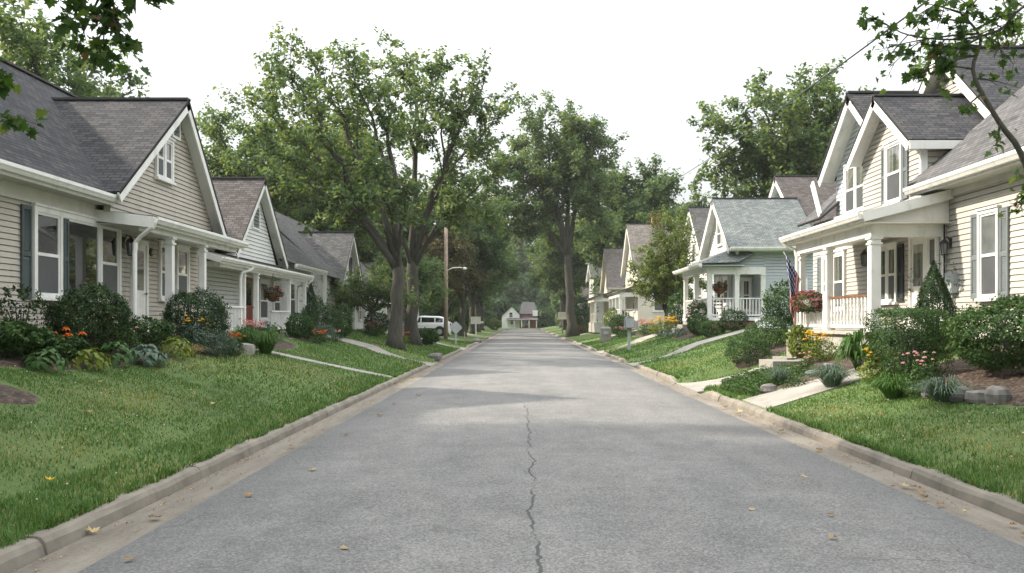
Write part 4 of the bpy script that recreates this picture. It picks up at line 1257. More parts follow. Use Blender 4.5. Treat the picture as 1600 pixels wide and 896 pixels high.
# ================================================================== farther right houses
C2 = far_house(1, 'white house with dark gray roof behind the small spreading tree', 11.2, 54.0, 62, 1.5, 5.6, .85, 9, 'whiteside', 'roof_gray', 'white_house', None, win=2, rw=.3)
far_house(1, 'cream house with brown roof and brick chimney behind the small spreading tree', 8.7, 67, 75, 1.4, 5.9, .86, 10, 'offwhite', 'roof_tan', 'cream_house', (1.3, 3.9), chim=True, rw=.36)
far_house(1, 'cream porch house with steep brown roof, second from the far white one', 8.3, 82.5, 90.5, 1.2, 5.0, .92, 9, 'offwhite', 'roof_tan', 'cream_house', (1.5, 3.9), trim='offwhite', rw=.36)
far_house(1, 'narrow white two storey house with pale gray roof far down on the right', 8.0, 99, 106, 1.1, 6.6, .5, 8, 'whiteside', 'roof_green', 'white_house', (1.3, 3.9), two=True, rw=.3)
far_house(1, 'small brown roofed cottage beyond the white two storey house', 8.6, 122, 130, 1.0, 4.0, .7, 8, 'tanside', 'roof_brown', 'brown_cottage', (1.2, 3.4), trim='offwhite')
# the house that closes the street
E = House('red_house', 'red and white house with gray roof closing the far end of the street', 'house', 1, 0, 204, .3)
E.wall('redside', [('y', 204, [(-.6, 0), (5, 0), (5, 4.4), (-.6, 4.4)])], .3)
E.wall('whiteside', [('y', 202.8, [(-6.4, 0), (-.6, 0), (-.6, 4.0), (-3.2, 6.2), (-6.4, 3.6)])], .3, label='white boards of the front gable')
E.roof([[(-.9, 203.4, 4.2), (5.4, 203.4, 4.2), (4.2, 207, 7.6), (.2, 207, 7.6)], [(-6.8, 202.4, 3.45), (-3.2, 202.4, 6.5), (-3.2, 210, 6.5), (-6.8, 210, 3.45)], [(0, 202.4, 3.9), (-3.2, 202.4, 6.48), (-3.2, 210, 6.48), (0, 210, 3.9)]], 'roof_gray')
E.roof([[(-5, 200.6, 2.5), (5.4, 200.6, 2.5), (5.0, 204, 3.3), (-4.4, 204, 3.3)]], 'roof_gray')
for k in range(5): E.post(-4.8+2.4*k, 200.9, .3, 2.4, .25)
E.window('y', 202.8, -4.0, -2.9, 3.2, 4.6); E.window('y', 202.8, -3.6, -2.2, 1.1, 2.5); E.window('y', 204, 1.2, 2.6, 1.2, 2.6)
E.door('y', 204, -.2, .9, .5, 2.7, 'white'); 
E.wall('redside', [('f', 212, [(-6.4, 0), (5, 0), (5, 4.4), (-6.4, 4.4)])], .4)
E.root.scale = (.7, .7, .8)
E.part('dormer', E.mb().box(3.6, 5.2, 203.2, 206, 3.6, 5.2), 'whiteside')
# ------------------------------------------------------------------ foliage
def unit(v):
    return v/np.maximum(np.linalg.norm(v, axis=-1, keepdims=True), 1e-9)

LEAF4 = None
def leaf_cards(pos, nrm, L, W, tint, fold=.18, lobes=False, axis=None):
    """folded leaf blades: (N,4) kites, or lobed maple-like sprays of 3 kites"""
    n = len(pos)
    r = RNG.normal(size=(n, 3)) if axis is None else axis+RNG.normal(0, .35, (n, 3))
    t = unit(r-nrm*np.sum(r*nrm, -1, keepdims=True)); b = np.cross(nrm, t)
    L = np.broadcast_to(np.asarray(L, float), (n,))[:, None]; W = np.broadcast_to(np.asarray(W, float), (n,))[:, None]
    if not lobes:
        V = np.stack([pos-t*L*.5, pos+b*W*.5+nrm*fold*W+t*L*.02, pos+t*L*.5-nrm*fold*L*.4, pos-b*W*.5+nrm*fold*W+t*L*.02], 1)
        i = np.arange(n)*4
        return V.reshape(-1, 3), np.stack([i, i+1, i+2, i+3], -1), np.repeat(tint, 4)
    Vs = []
    for ang, s in ((0, 1), (.85, .82), (-.85, .82)):
        d = t*math.cos(ang)+b*math.sin(ang); e = np.cross(nrm, d); l = L*s
        base = pos-t*L*.35
        Vs.append(np.stack([base, base+d*l*.5+e*W*.33*s+nrm*fold*W*.6, base+d*l*.95-nrm*fold*l*.5, base+d*l*.5-e*W*.33*s+nrm*fold*W*.6], 1))
    V = np.stack(Vs, 1)
    m = n*3; i = np.arange(m)*4
    return V.reshape(-1, 3), np.stack([i, i+1, i+2, i+3], -1), np.repeat(tint, 12)

def rand_dirs(n):
    return unit(RNG.normal(size=(n, 3)))

def shrub_foliage(name, parent, rx, ry, rz, n, L, W, mat, p=2.0, lump=.1, zc=None, low=-.85, seed=0, shell=.8, sprigs=0, cone=False):
    n = int(n*1.9)
    zc = rz*.95 if zc is None else zc
    d = rand_dirs(n)
    d = d[d[:, 2] > low]
    hole = np.sin(d[:, 0]*9+seed*2.1)*np.sin(d[:, 1]*8+seed)+np.sin(d[:, 2]*10+seed*3+d[:, 0]*4)*.8
    d = d[RNG.random(len(d)) > np.clip((hole-.15)*.95, 0, .8)]; n = len(d)
    k = (np.abs(d)**p).sum(1)**(-1/p)
    s = seed*1.7
    lp = 1+lump*(np.sin(d[:, 0]*5+s)+np.sin(d[:, 1]*6+s*2+1)+np.sin(d[:, 2]*5+s*3+d[:, 0]*3))/1.5 + lump*.5*np.sin(d[:, 0]*13+s)*np.sin(d[:, 1]*12+d[:, 2]*11)
    r = k*lp*(shell+(1-shell)*RNG.random(n)**.45)*RNG.normal(1, .04, n)
    P = d*r[:, None]
    if cone:
        h = (P[:, 2]+1)/2
        P[:, :2] *= np.clip(1.18*(1-h)**.8+.05, 0, 1.3)[:, None]
    P = P*np.array([rx, ry, rz])+np.array([0, 0, zc])
    nr = unit(d*np.array([1/rx, 1/ry, 1/rz])*min(rx, rz)+RNG.normal(0, .55, (n, 3))+np.array([0, 0, .3]))
    if sprigs:
        m = sprigs*14
        dd = rand_dirs(sprigs); dd[:, 2] = np.abs(dd[:, 2])*.9+.15; dd = unit(dd)
        t = RNG.random((sprigs, 14, 1))
        q = dd[:, None, :]*(.93+.24*t)*np.array([rx, ry, rz])+np.array([0, 0, zc])+RNG.normal(0, .018, (sprigs, 14, 3))
        P = np.concatenate([P, q.reshape(-1, 3)]); nr = np.concatenate([nr, rand_dirs(m)])
    n = len(P)
    Ls = L*RNG.uniform(.65, 1.25, n)
    tint = np.clip(RNG.normal(.42, .2, n)+.16*np.sin(P[:, 0]*9+P[:, 1]*7+P[:, 2]*6+seed), 0, 1)
    V, Fq, T = leaf_cards(P, nr, Ls, Ls*W, tint)
    V = V[:]; 
    return np_mesh(name, V, Fq, mat, tint=T, parent=parent)

def stems(parent, rx, ry, h, n=7, r=.02, mat='barkdark', name='stem'):
    m = MB()
    for k in range(n):
        a = 2*PI*k/n+random.random(); q = random.uniform(.3, .75)
        m.tube([(.04*math.cos(a), .04*math.sin(a), -.12), (rx*q*.5*math.cos(a), ry*q*.5*math.sin(a), h*.4), (rx*q*math.cos(a), ry*q*math.sin(a), h*random.uniform(.7, .95))], [r, r*.8, r*.35], 5)
    me = m
    o0 = origin_of(parent)
    me.v = [(x+o0.x, y+o0.y, z+o0.z) for x, y, z in me.v]
    return me.build(name, G[mat], parent)

def shrub(name, label, x, y, w, h, mat, n=5000, L=.05, W=.55, p=2.0, lump=.15, group=None, sprigs=26, depth=None, z=None, cone=False, low=-.9, cat='shrub', seed=None, blooms=None, shell=.78):
    z = gzf(x, y) if z is None else z
    r = thing(name, label, cat, (x, y, z), group)
    sd = random.random()*10 if seed is None else seed
    shrub_foliage('foliage', r, w/2, (depth or w)/2, h/2, n, L, W, G[mat], p, lump, h*.5, low, sd, shell, sprigs, cone)
    stems(r, w*.4, (depth or w)*.4, h*.8)
    if blooms:
        for (fm, cnt, size, zlo) in blooms:
            d = rand_dirs(cnt); d[:, 2] = np.abs(d[:, 2])*(1-zlo)+zlo; d = unit(d)
            P = d*np.array([w/2, (depth or w)/2, h/2])*RNG.uniform(.95, 1.08, (cnt, 1))+np.array([0, 0, h*.5])
            bloom_mesh('blossoms', r, P, size, G[fm])
    return r

def bloom_mesh(name, parent, P, size, mat, petals=6):
    n = len(P)
    # each head: a little dome of petals
    dirs = []
    for k in range(petals): a = 2*PI*k/petals; dirs.append((math.cos(a), math.sin(a), .35))
    for k in range(petals): a = 2*PI*(k+.5)/petals; dirs.append((math.cos(a)*.6, math.sin(a)*.6, .8))
    dirs = unit(np.array(dirs)); m = len(dirs)
    s = size*RNG.uniform(.7, 1.25, n)
    pos = (P[:, None, :]+dirs[None]*s[:, None, None]*.42).reshape(-1, 3)
    nr = unit(np.repeat(np.array([[0, 0, 1.0]]), n*m, 0)+np.tile(dirs, (n, 1))*.5+RNG.normal(0, .25, (n*m, 3)))
    ax = np.tile(dirs, (n, 1))
    V, Fq, T = leaf_cards(pos, nr, np.repeat(s, m)*.7, np.repeat(s, m)*.45, np.clip(RNG.normal(.6, .25, n*m), 0, 1), axis=ax*3)
    return np_mesh(name, V, Fq, mat, tint=T, parent=parent)

def arch_leaves(name, parent, n, L, W, rise, droop, mat, segs=5, prof='hosta', r0=.03, spread=(.2, 1.0), zb=0):
    """leaves that rise from the crown and arch outward"""
    V = []; F4 = []; T = []
    for k in range(n):
        az = random.uniform(0, 2*PI); l = L*(random.uniform(.5, 1.1) if prof == 'hosta' else random.uniform(.65, 1.15)); sp = random.uniform(*spread)
        tint = min(1, max(0, random.gauss(.45, .2)))
        dx, dy = math.cos(az), math.sin(az); px, py = -dy, dx
        b = len(V); tw = random.uniform(-.4, .4)
        for i in range(segs+1):
            t = i/segs
            rr = r0+l*sp*t; zz = zb+l*(rise*t-droop*t*t)*(1.15-sp*.5)
            if prof == 'hosta': w = W*max(0.03, math.sin(PI*min(1, max(0, (t-.18)/.82))**.75) if t > .18 else .06)
            else: w = W*(1-t)**.6*(.6+.4*min(1, t*4)) + .001
            c = .12*W if prof == 'hosta' else 0
            V += [(dx*rr+px*w/2, dy*rr+py*w/2, zz+c+w*tw*.3), (dx*rr, dy*rr, zz-c*.6), (dx*rr-px*w/2, dy*rr-py*w/2, zz+c-w*tw*.3)]
            T += [tint]*3
        for i in range(segs):
            a = b+i*3
            F4 += [(a, a+1, a+4, a+3), (a+1, a+2, a+5, a+4)]
    return np_mesh(name, np.array(V), np.array(F4), mat, tint=np.array(T), parent=parent, smooth=True)

def mound_leaves(name, parent, n, w, h, ll, lw, mat, segs=5):
    """broad leaves lapping over one another down a low dome"""
    V = []; F4 = []; T = []
    for k in range(n):
        az = random.uniform(0, 2*PI); th = math.radians(8+80*random.random()**.75); tw = random.gauss(0, .5); lift = random.uniform(-.05, .42)
        l = ll*random.uniform(.75, 1.2); W = lw*random.uniform(.8, 1.2); R = w/2*random.uniform(.68, 1.12); hh = h*random.uniform(.7, 1.15)
        tint = min(1, max(0, random.gauss(.45, .22)))
        b = len(V); dth = .8*l/max(R, hh)
        for i in range(segs+1):
            t = i/segs; a_ = th-dth*.45+dth*t
            rr = R*math.sin(max(.02, a_)); zz = hh*math.cos(min(1.75, a_))*.92+.03+.05*l*math.sin(PI*t)+l*lift*t-l*.2*t*t
            wd = W*max(.04, math.sin(PI*min(1, t*.92+.06))**.8*(1-.25*t))
            dx, dy = math.cos(az+tw*l*t/max(rr, .08)), math.sin(az+tw*l*t/max(rr, .08))
            V += [(dx*rr-dy*wd/2, dy*rr+dx*wd/2, zz+.08*wd), (dx*rr, dy*rr, zz-.10*wd), (dx*rr+dy*wd/2, dy*rr-dx*wd/2, zz+.08*wd)]
            T += [tint]*3
        for i in range(segs):
            a = b+i*3; F4 += [(a, a+1, a+4, a+3), (a+1, a+2, a+5, a+4)]
    return np_mesh(name, np.array(V), np.array(F4), mat, tint=np.array(T), parent=parent, smooth=True)
def hosta(label, x, y, w, h, mat='lf_hosta', n=42, group=None, leafw=.17, name='hosta'):
    r = thing(name, label, 'plant', (x, y, gzf(x, y)+.01), group)
    if name == 'hosta':
        lf = min(leafw, .12)*math.sqrt(w/.75)
        mound_leaves('leaves', r, int(n*3.4), w, h, lf*1.3, lf*.66, G[mat])
    else:
        l0 = w*.58
        arch_leaves('leaves', r, int(n*1.7), l0*1.12, leafw*.8, 3.2*h/l0, 2.85*h/l0, G[mat], 6, 'hosta', .03, (.12, 1.0))
    return r

def clump(label, x, y, w, h, mat='lf_daylily', n=150, group=None, name='grass_clump', cat='plant', lw=.016, blooms=None):
    r = thing(name, label, cat, (x, y, gzf(x, y)+.01), group)
    arch_leaves('leaves', r, int(n*2.0), h*1.3, lw*.8, 1.75, 1.35, G[mat], 5, 'blade', w*.12, (.1, min(1.1, w*.5/h/1.0)))
    if blooms: flower_stalks(r, w, h, *blooms)
    return r
def flower_stalks(r, w, h, fm, cnt, size, hf=1.0):
    P = []; m = MB(); o0 = origin_of(r)
    for k in range(cnt):
        a = random.uniform(0, 2*PI); q = math.sqrt(random.random())*w*.5; hh = h*hf*random.uniform(.78, 1.12)
        p = (q*math.cos(a), q*math.sin(a), hh)
        m.tube([(o0.x+p[0]*.5, o0.y+p[1]*.5, o0.z), (o0.x+p[0], o0.y+p[1], o0.z+hh)], .0035, 4)
        P.append(p)
    m.build('stalks', G['lf_daylily'], r)
    bloom_mesh('blossoms', r, np.array(P), size, G[fm])
def flowering(label, x, y, w, h, leaf, fm, cnt, size, n=900, L=.05, group=None, name='flowering_plant', hf=.98, depth=None, W=.45):
    r = thing(name, label, 'flowers', (x, y, gzf(x, y)+.01), group)
    shrub_foliage('foliage', r, w/2, (depth or w)/2, h*.46, n, L, W, G[leaf], 2.2, .12, h*.38, -.8, random.random()*9, .45)
    flower_stalks(r, w*.95, h, fm, cnt, size, hf)
    return r

def at_(u, d):
    """y of a point at lateral distance d seen at column u of the survey sketch"""
    return 1400*d/abs(u-815)

# ================================================================== left planting, near to far
def LX(d): return -d
shrub('evergreen_shrub', 'large dark rounded shrub with reddish tips under the picture window', -7.3, 15.2, 1.28, 1.12, 'lf_redtip', 9000, .055, .5, 2.2, .08, sprigs=60)
shrub('evergreen_shrub', 'large dark rounded shrub in front of the gray beige porch, right of the iron handrail', -6.85, 18.9, 1.28, 1.25, 'lf_yew', 9000, .05, .45, 2.3, .08, sprigs=40)
shrub('leafy_shrub', 'low dark leafy shrub at the left edge of the bed, left of the orange flowers', -7.5, 13.0, 1.2, .5, 'lf_bush', 2600, .085, .6, 2, .12)
shrub('leafy_shrub', 'reddish wispy shrub against the boards left of the largest left shrub', -8.0, 14.3, .7, .9, 'lf_redtip', 330, .06, .5, 2, .2, sprigs=30, shell=.3)
flowering('broad leaved plant with orange flowers left of the large shrub', -7.1, 13.95, .7, .45, 'lf_bush', 'f_orange', 6, .085, 1300, .08)
shrub('leafy_shrub', 'loose leafy plant between the two big left shrubs', -7.2, 17.1, .9, .55, 'lf_bush', 2200, .06, .5, 2, .16, sprigs=20)
hosta('bright green hosta at the bed edge below the large left shrub', -6.6, 13.7, .6, .28, 'lf_lime', 34, leafw=.12)
hosta('broad blue green hosta, second from the left along the bed edge', -6.62, 14.6, .72, .36, 'lf_hosta', 26, leafw=.22)
hosta('pale edged hosta mound in the middle of the left bed edge', -6.5, 15.5, .75, .34, 'lf_blue', 70, leafw=.13)
hosta('yellow green low hosta between pale edged hosta and steps', -6.4, 16.6, .7, .38, 'lf_lime', 60, leafw=.09)
hosta('dark green hosta at the left end of the left bed edge', -6.75, 12.7, .62, .28, 'lf_hosta', 44, leafw=.16)
flowering('pale pink flowers on thin stalks behind the pale edged hosta', -7.0, 16.0, .35, .6, 'lf_bush', 'f_pink', 6, .05, 300, .05)
clump('dry straw coloured grass tuft beside the concrete steps', -6.4, 17.4, .62, .3, 'lf_dry', 130, lw=.012, name='ornamental_grass')
flowering('yellow flowers at the foot of the handrail shrub', -6.6, 18.15, .55, .72, 'lf_blue', 'f_yellow', 12, .06, 700, .05)
shrub('silvery_mound', 'silvery green mound of fine leaves right of the steps', -6.3, 18.4, .85, .52, 'lf_blue', 2600, .05, .25, 2, .1, cat='plant')
flowering('dense orange flowers beside the silvery mound', -6.2, 19.3, .5, .46, 'lf_bush', 'f_orange', 26, .055, 500, .05)
clump('tall arching daylily clump, left one of the pair by the walk', -6.5, 21.0, .9, .7, n=230)
clump('tall arching daylily clump, right one of the pair by the walk', -6.25, 21.9, .95, .66, n=240)
flowering('pink phlox behind the daylily clumps', -6.9, 22.9, .7, .62, 'lf_bush', 'f_pink', 40, .07, 900, .05)
flowering('orange flowers at the corner of the pale gray porch', -7.3, 24.2, .5, .55, 'lf_bush', 'f_orange', 14, .06, 500, .05)
shrub('boxwood', 'clipped round boxwood left of the pale gray house steps', -7.25, 29.2, .85, .82, 'lf_box', 3600, .05, .6, 2.4, .1, group='clipped round shrubs in front of the pale gray house')
shrub('boxwood', 'largest clipped dark round shrub in front of the pale gray house', -7.35, 32.4, 1.25, 1.25, 'lf_yew', 5200, .05, .5, 2.5, .1, group='clipped round shrubs in front of the pale gray house')
shrub('boxwood', 'mid green round shrub, right one of the clipped shrubs by the pale gray house', -7.05, 34.6, 1.1, 1.15, 'lf_box', 4200, .055, .6, 2.3, .1, group='clipped round shrubs in front of the pale gray house')
shrub('conical_evergreen', 'narrow dark conical evergreen against the pale gray house', -8.45, 35.9, .7, 1.9, 'lf_yew', 3000, .06, .4, 2, .06, cone=True)
shrub('catmint', 'soft gray green catmint mound in front of the clipped shrubs', -6.75, 30.6, .8, .6, 'lf_blue', 1800, .05, .3, 2, .12, cat='plant')
flowering('low orange flowers at the foot of the left boxwood', -6.6, 29.2, .55, .42, 'lf_bush', 'f_orange', 16, .07, 500, .05)
flowering('pale pink flowers right of the gray green catmint', -6.6, 31.9, .4, .4, 'lf_bush', 'f_pink', 9, .08, 300, .05)
hosta('broad leaved hosta by the pale gray house steps', -7.4, 26.6, .9, .5, 'lf_hosta', 30, leafw=.2)
shrub('leafy_shrub', 'dark shrub in front of the white cottage porch', -7.2, 44.5, 1.2, 1.1, 'lf_yew', 2200, .08, .6, 2.2, .08)
flowering('red and pink flowers along the white cottage porch', -6.8, 41.5, 1.1, .6, 'lf_bush', 'f_magenta', 26, .09, 700, .08)
shrub('leafy_shrub', 'low rounded glossy shrub on the lawn right of the left street trunks', -4.95, 46.2, 1.3, .85, 'lf_bush', 2600, .1, .6, 2.3, .08)
flowering('red and yellow flowers at the foot of the left street trunks', -5.6, 41.5, .8, .45, 'lf_lime', 'f_orange', 12, .09, 400, .08)
shrub('leafy_shrub', 'round dark shrub right of the pole on the far left', -5.9, 84, 1.9, 2.2, 'lf_box', 2600, .14, .6, 2.2, .07)
shrub('leafy_shrub', 'low pale shrub near the far left corner of the street', -4.6, 150, 2.2, 1.9, 'lf_light', 1200, .22, .6, 2.2, .1)

# ================================================================== right planting
shrub('boxwood', 'low clipped boxwood by the concrete landing, nearer the street', 6.0, 23.7, 1.0, .75, 'lf_box', 5000, .04, .6, 2.8, .1, group='clipped low boxwoods beside the beige porch', depth=1.5)
shrub('boxwood', 'low clipped boxwood behind the one by the landing, nearer the blue house', 6.9, 25.2, 1.1, .85, 'lf_box', 4600, .04, .6, 2.8, .1, group='clipped low boxwoods beside the beige porch', depth=1.5)
shrub('hedge', 'tall square clipped hedge left of the biggest right shrub', 6.25, 14.55, 1.0, 1.12, 'lf_box', 16000, .034, .55, 9, .03, depth=1.3, cat='hedge', z=gzf(6.25, 14.55)+.03)
shrub('conical_evergreen', 'small dwarf spruce cone standing behind the square hedge', 7.55, 16.4, 1.0, 1.75, 'lf_yew', 9500, .05, .3, 2, .15, cone=True)
shrub('leafy_shrub', 'biggest right shrub, loose and dark, in front of the gray shuttered window', 7.15, 12.9, 1.75, 1.02, 'lf_bush', 15000, .05, .55, 2.3, .09, sprigs=110, depth=2.1)
hosta('long leaved lily clump at the corner of the beige porch', 6.35, 16.95, 1.15, .72, 'lf_daylily', 60, leafw=.085, name='lily_clump')
flowering('orange lilies against the square hedge', 6.85, 16.6, .5, .95, 'lf_daylily', 'f_orange', 5, .09, 200, .06)
flowering('yellow flower bush below the square hedge, nearest the hedge', 5.85, 14.75, .58, .58, 'lf_lime', 'f_yellow', 26, .06, 900, .05)
flowering('yellow flower bush under the red flower basket', 6.5, 19.6, .78, .62, 'lf_lime', 'f_yellow', 26, .065, 900, .06)
shrub('leafy_shrub', 'yellow green leafy plant beside the porch steps', 6.6, 21.3, .55, .75, 'lf_lime', 900, .07, .6, 2, .12)
clump('silvery bladed clump at the front of the right bed', 5.5, 15.9, .85, .5, 'lf_blue', 170, lw=.02)
flowering('pink flower spikes in front of the biggest right shrub', 5.75, 12.9, .5, .55, 'lf_bush', 'f_pink', 16, .045, 400, .05, hf=1.05)
clump('green daylily clump behind the stone edging, left one', 5.55, 13.4, .8, .45, 'lf_daylily', 150, lw=.02)
clump('blue green clump behind the stone edging, right one', 5.75, 12.2, .85, .42, 'lf_blue', 150, lw=.022)
hosta('big broad leaved plant at the right edge of the picture', 6.55, 10.85, 1.05, .7, 'lf_hosta', 20, leafw=.26, name='broad_leaved_plant')
flowering('pale pink flowers by the stepping block', 5.85, 18.4, .35, .4, 'lf_bush', 'f_pink', 7, .05, 250, .05)
# low creeping cover in the bed between the two walks
def groundcover():
    n = 11000
    x = RNG.uniform(4.3, 5.9, n); y = RNG.uniform(16.9, 20.6, n)
    ok = ((x-5.05)/.85)**2+((y-18.6)/1.95)**2+.25*hnoise(x*4, y*4) < 1
    ok &= (y > 17.2+.5*(x-4.3)) | (hnoise(x*5, y*5) > .2)
    x, y = x[ok], y[ok]; n = len(x)
    z = gz(x, y)+RNG.uniform(.01, .16, n)*(1+.6*hnoise(x*5, y*5))
    P = np.stack([x, y, z], -1)
    V, Fq, T = leaf_cards(P, unit(rand_dirs(n)+np.array([0, 0, 1.0])), .05, .03, np.clip(RNG.normal(.5, .2, n), 0, 1))
    o = np_mesh('ground_cover', V, Fq, G['lf_bush'], tint=T); tag(o, kind='stuff')
groundcover()
clump('wiry gray green grass tuft rising from the ground cover', 5.1, 17.75, .5, .42, 'lf_blue', 150, lw=.01)
shrub('leafy_shrub', 'tall loose dark shrub at the corner of the blue house', 10.0, 34.2, 1.5, 1.75, 'lf_bush', 3600, .085, .5, 2, .12, sprigs=40)
shrub('boxwood', 'round clipped boxwood left of the blue house porch', 7.6, 38.4, .95, .85, 'lf_box', 2600, .055, .6, 2.4, .1, group='clipped shrubs along the blue house porch')
shrub('boxwood', 'low pale clipped boxwood in front of the blue house steps', 7.6, 35.9, 1.0, .62, 'lf_bush', 2400, .055, .6, 2.6, .1, group='clipped shrubs along the blue house porch')
shrub('boxwood', 'dark clipped boxwood under the blue house railing', 8.4, 35.6, 1.05, .85, 'lf_yew', 2600, .055, .6, 2.5, .1, group='clipped shrubs along the blue house porch')
shrub('leafy_shrub', 'loose pale pink tinged shrub left of the blue porch', 8.2, 40.9, 1.3, 1.35, 'lf_bush', 2000, .09, .6, 2, .14, blooms=[('f_pink', 26, .09, .2)])
shrub('leafy_shrub', 'tall round dark shrub behind the loose shrub, left of the blue house', 8.6, 47.5, 1.6, 2.0, 'lf_box', 3200, .09, .6, 2.4, .05)
flowering('yellow and orange flower mass left of the blue house shrubs', 7.3, 46, 1.5, .85, 'lf_lime', 'f_yellow', 70, .1, 1200, .09)
flowering('orange daylilies at the left end of the yellow flower mass', 7.0, 50, 1.0, .8, 'lf_daylily', 'f_orange', 24, .1, 700, .09)
hosta('blue gray hosta in front of the yellow flower mass, left one', 6.9, 43.2, .9, .45, 'lf_blue', 40, leafw=.16, group='blue gray hostas by the yellow flower mass')
hosta('blue gray hosta in front of the yellow flower mass, right one', 7.2, 41.2, .9, .45, 'lf_blue', 40, leafw=.16, group='blue gray hostas by the yellow flower mass')
shrub('leafy_shrub', 'bronze red leaved shrub beneath the cream porches', 7.2, 66, 1.5, 1.4, 'lf_brown', 1300, .12, .6, 2.2, .1)
shrub('leafy_shrub', 'round yellow green shrub right of the stone post', 7.4, 70, 2.0, 1.9, 'lf_light', 2200, .12, .6, 2.3, .07)
shrub('leafy_shrub', 'smaller round dark shrub beside the yellow green shrub', 6.9, 63, 1.5, 1.35, 'lf_box', 1900, .1, .6, 2.4, .05)
shrub('conical_evergreen', 'dark conical evergreen in front of the far white house', 6.9, 90, 1.7, 3.0, 'lf_yew', 2400, .13, .5, 2, .05, cone=True)
shrub('leafy_shrub', 'huge round dark shrub before the far trunks on the right', 6.6, 100, 3.2, 4.0, 'lf_box', 4600, .17, .6, 2.2, .07)
shrub('leafy_shrub', 'dark oval shrub between the conical evergreen and the huge round one', 6.6, 94, 2.0, 2.5, 'lf_yew', 2400, .13, .6, 2.4, .06)
shrub('ornamental_grass', 'tan round grass tuft at the foot of the huge round shrub', 5.9, 93, 1.5, .9, 'lf_dry', 1500, .16, .2, 2, .08, cat='plant')
flowering('pink and white flowers on the lawn edge by the cream house', 6.4, 55.5, 1.4, .6, 'lf_bush', 'f_pink', 26, .11, 600, .09)

# ================================================================== trees
def bez(p0, p1, p2, n):
    t = np.linspace(0, 1, n)[:, None]
    return (1-t)**2*p0+2*t*(1-t)*p1+t*t*p2

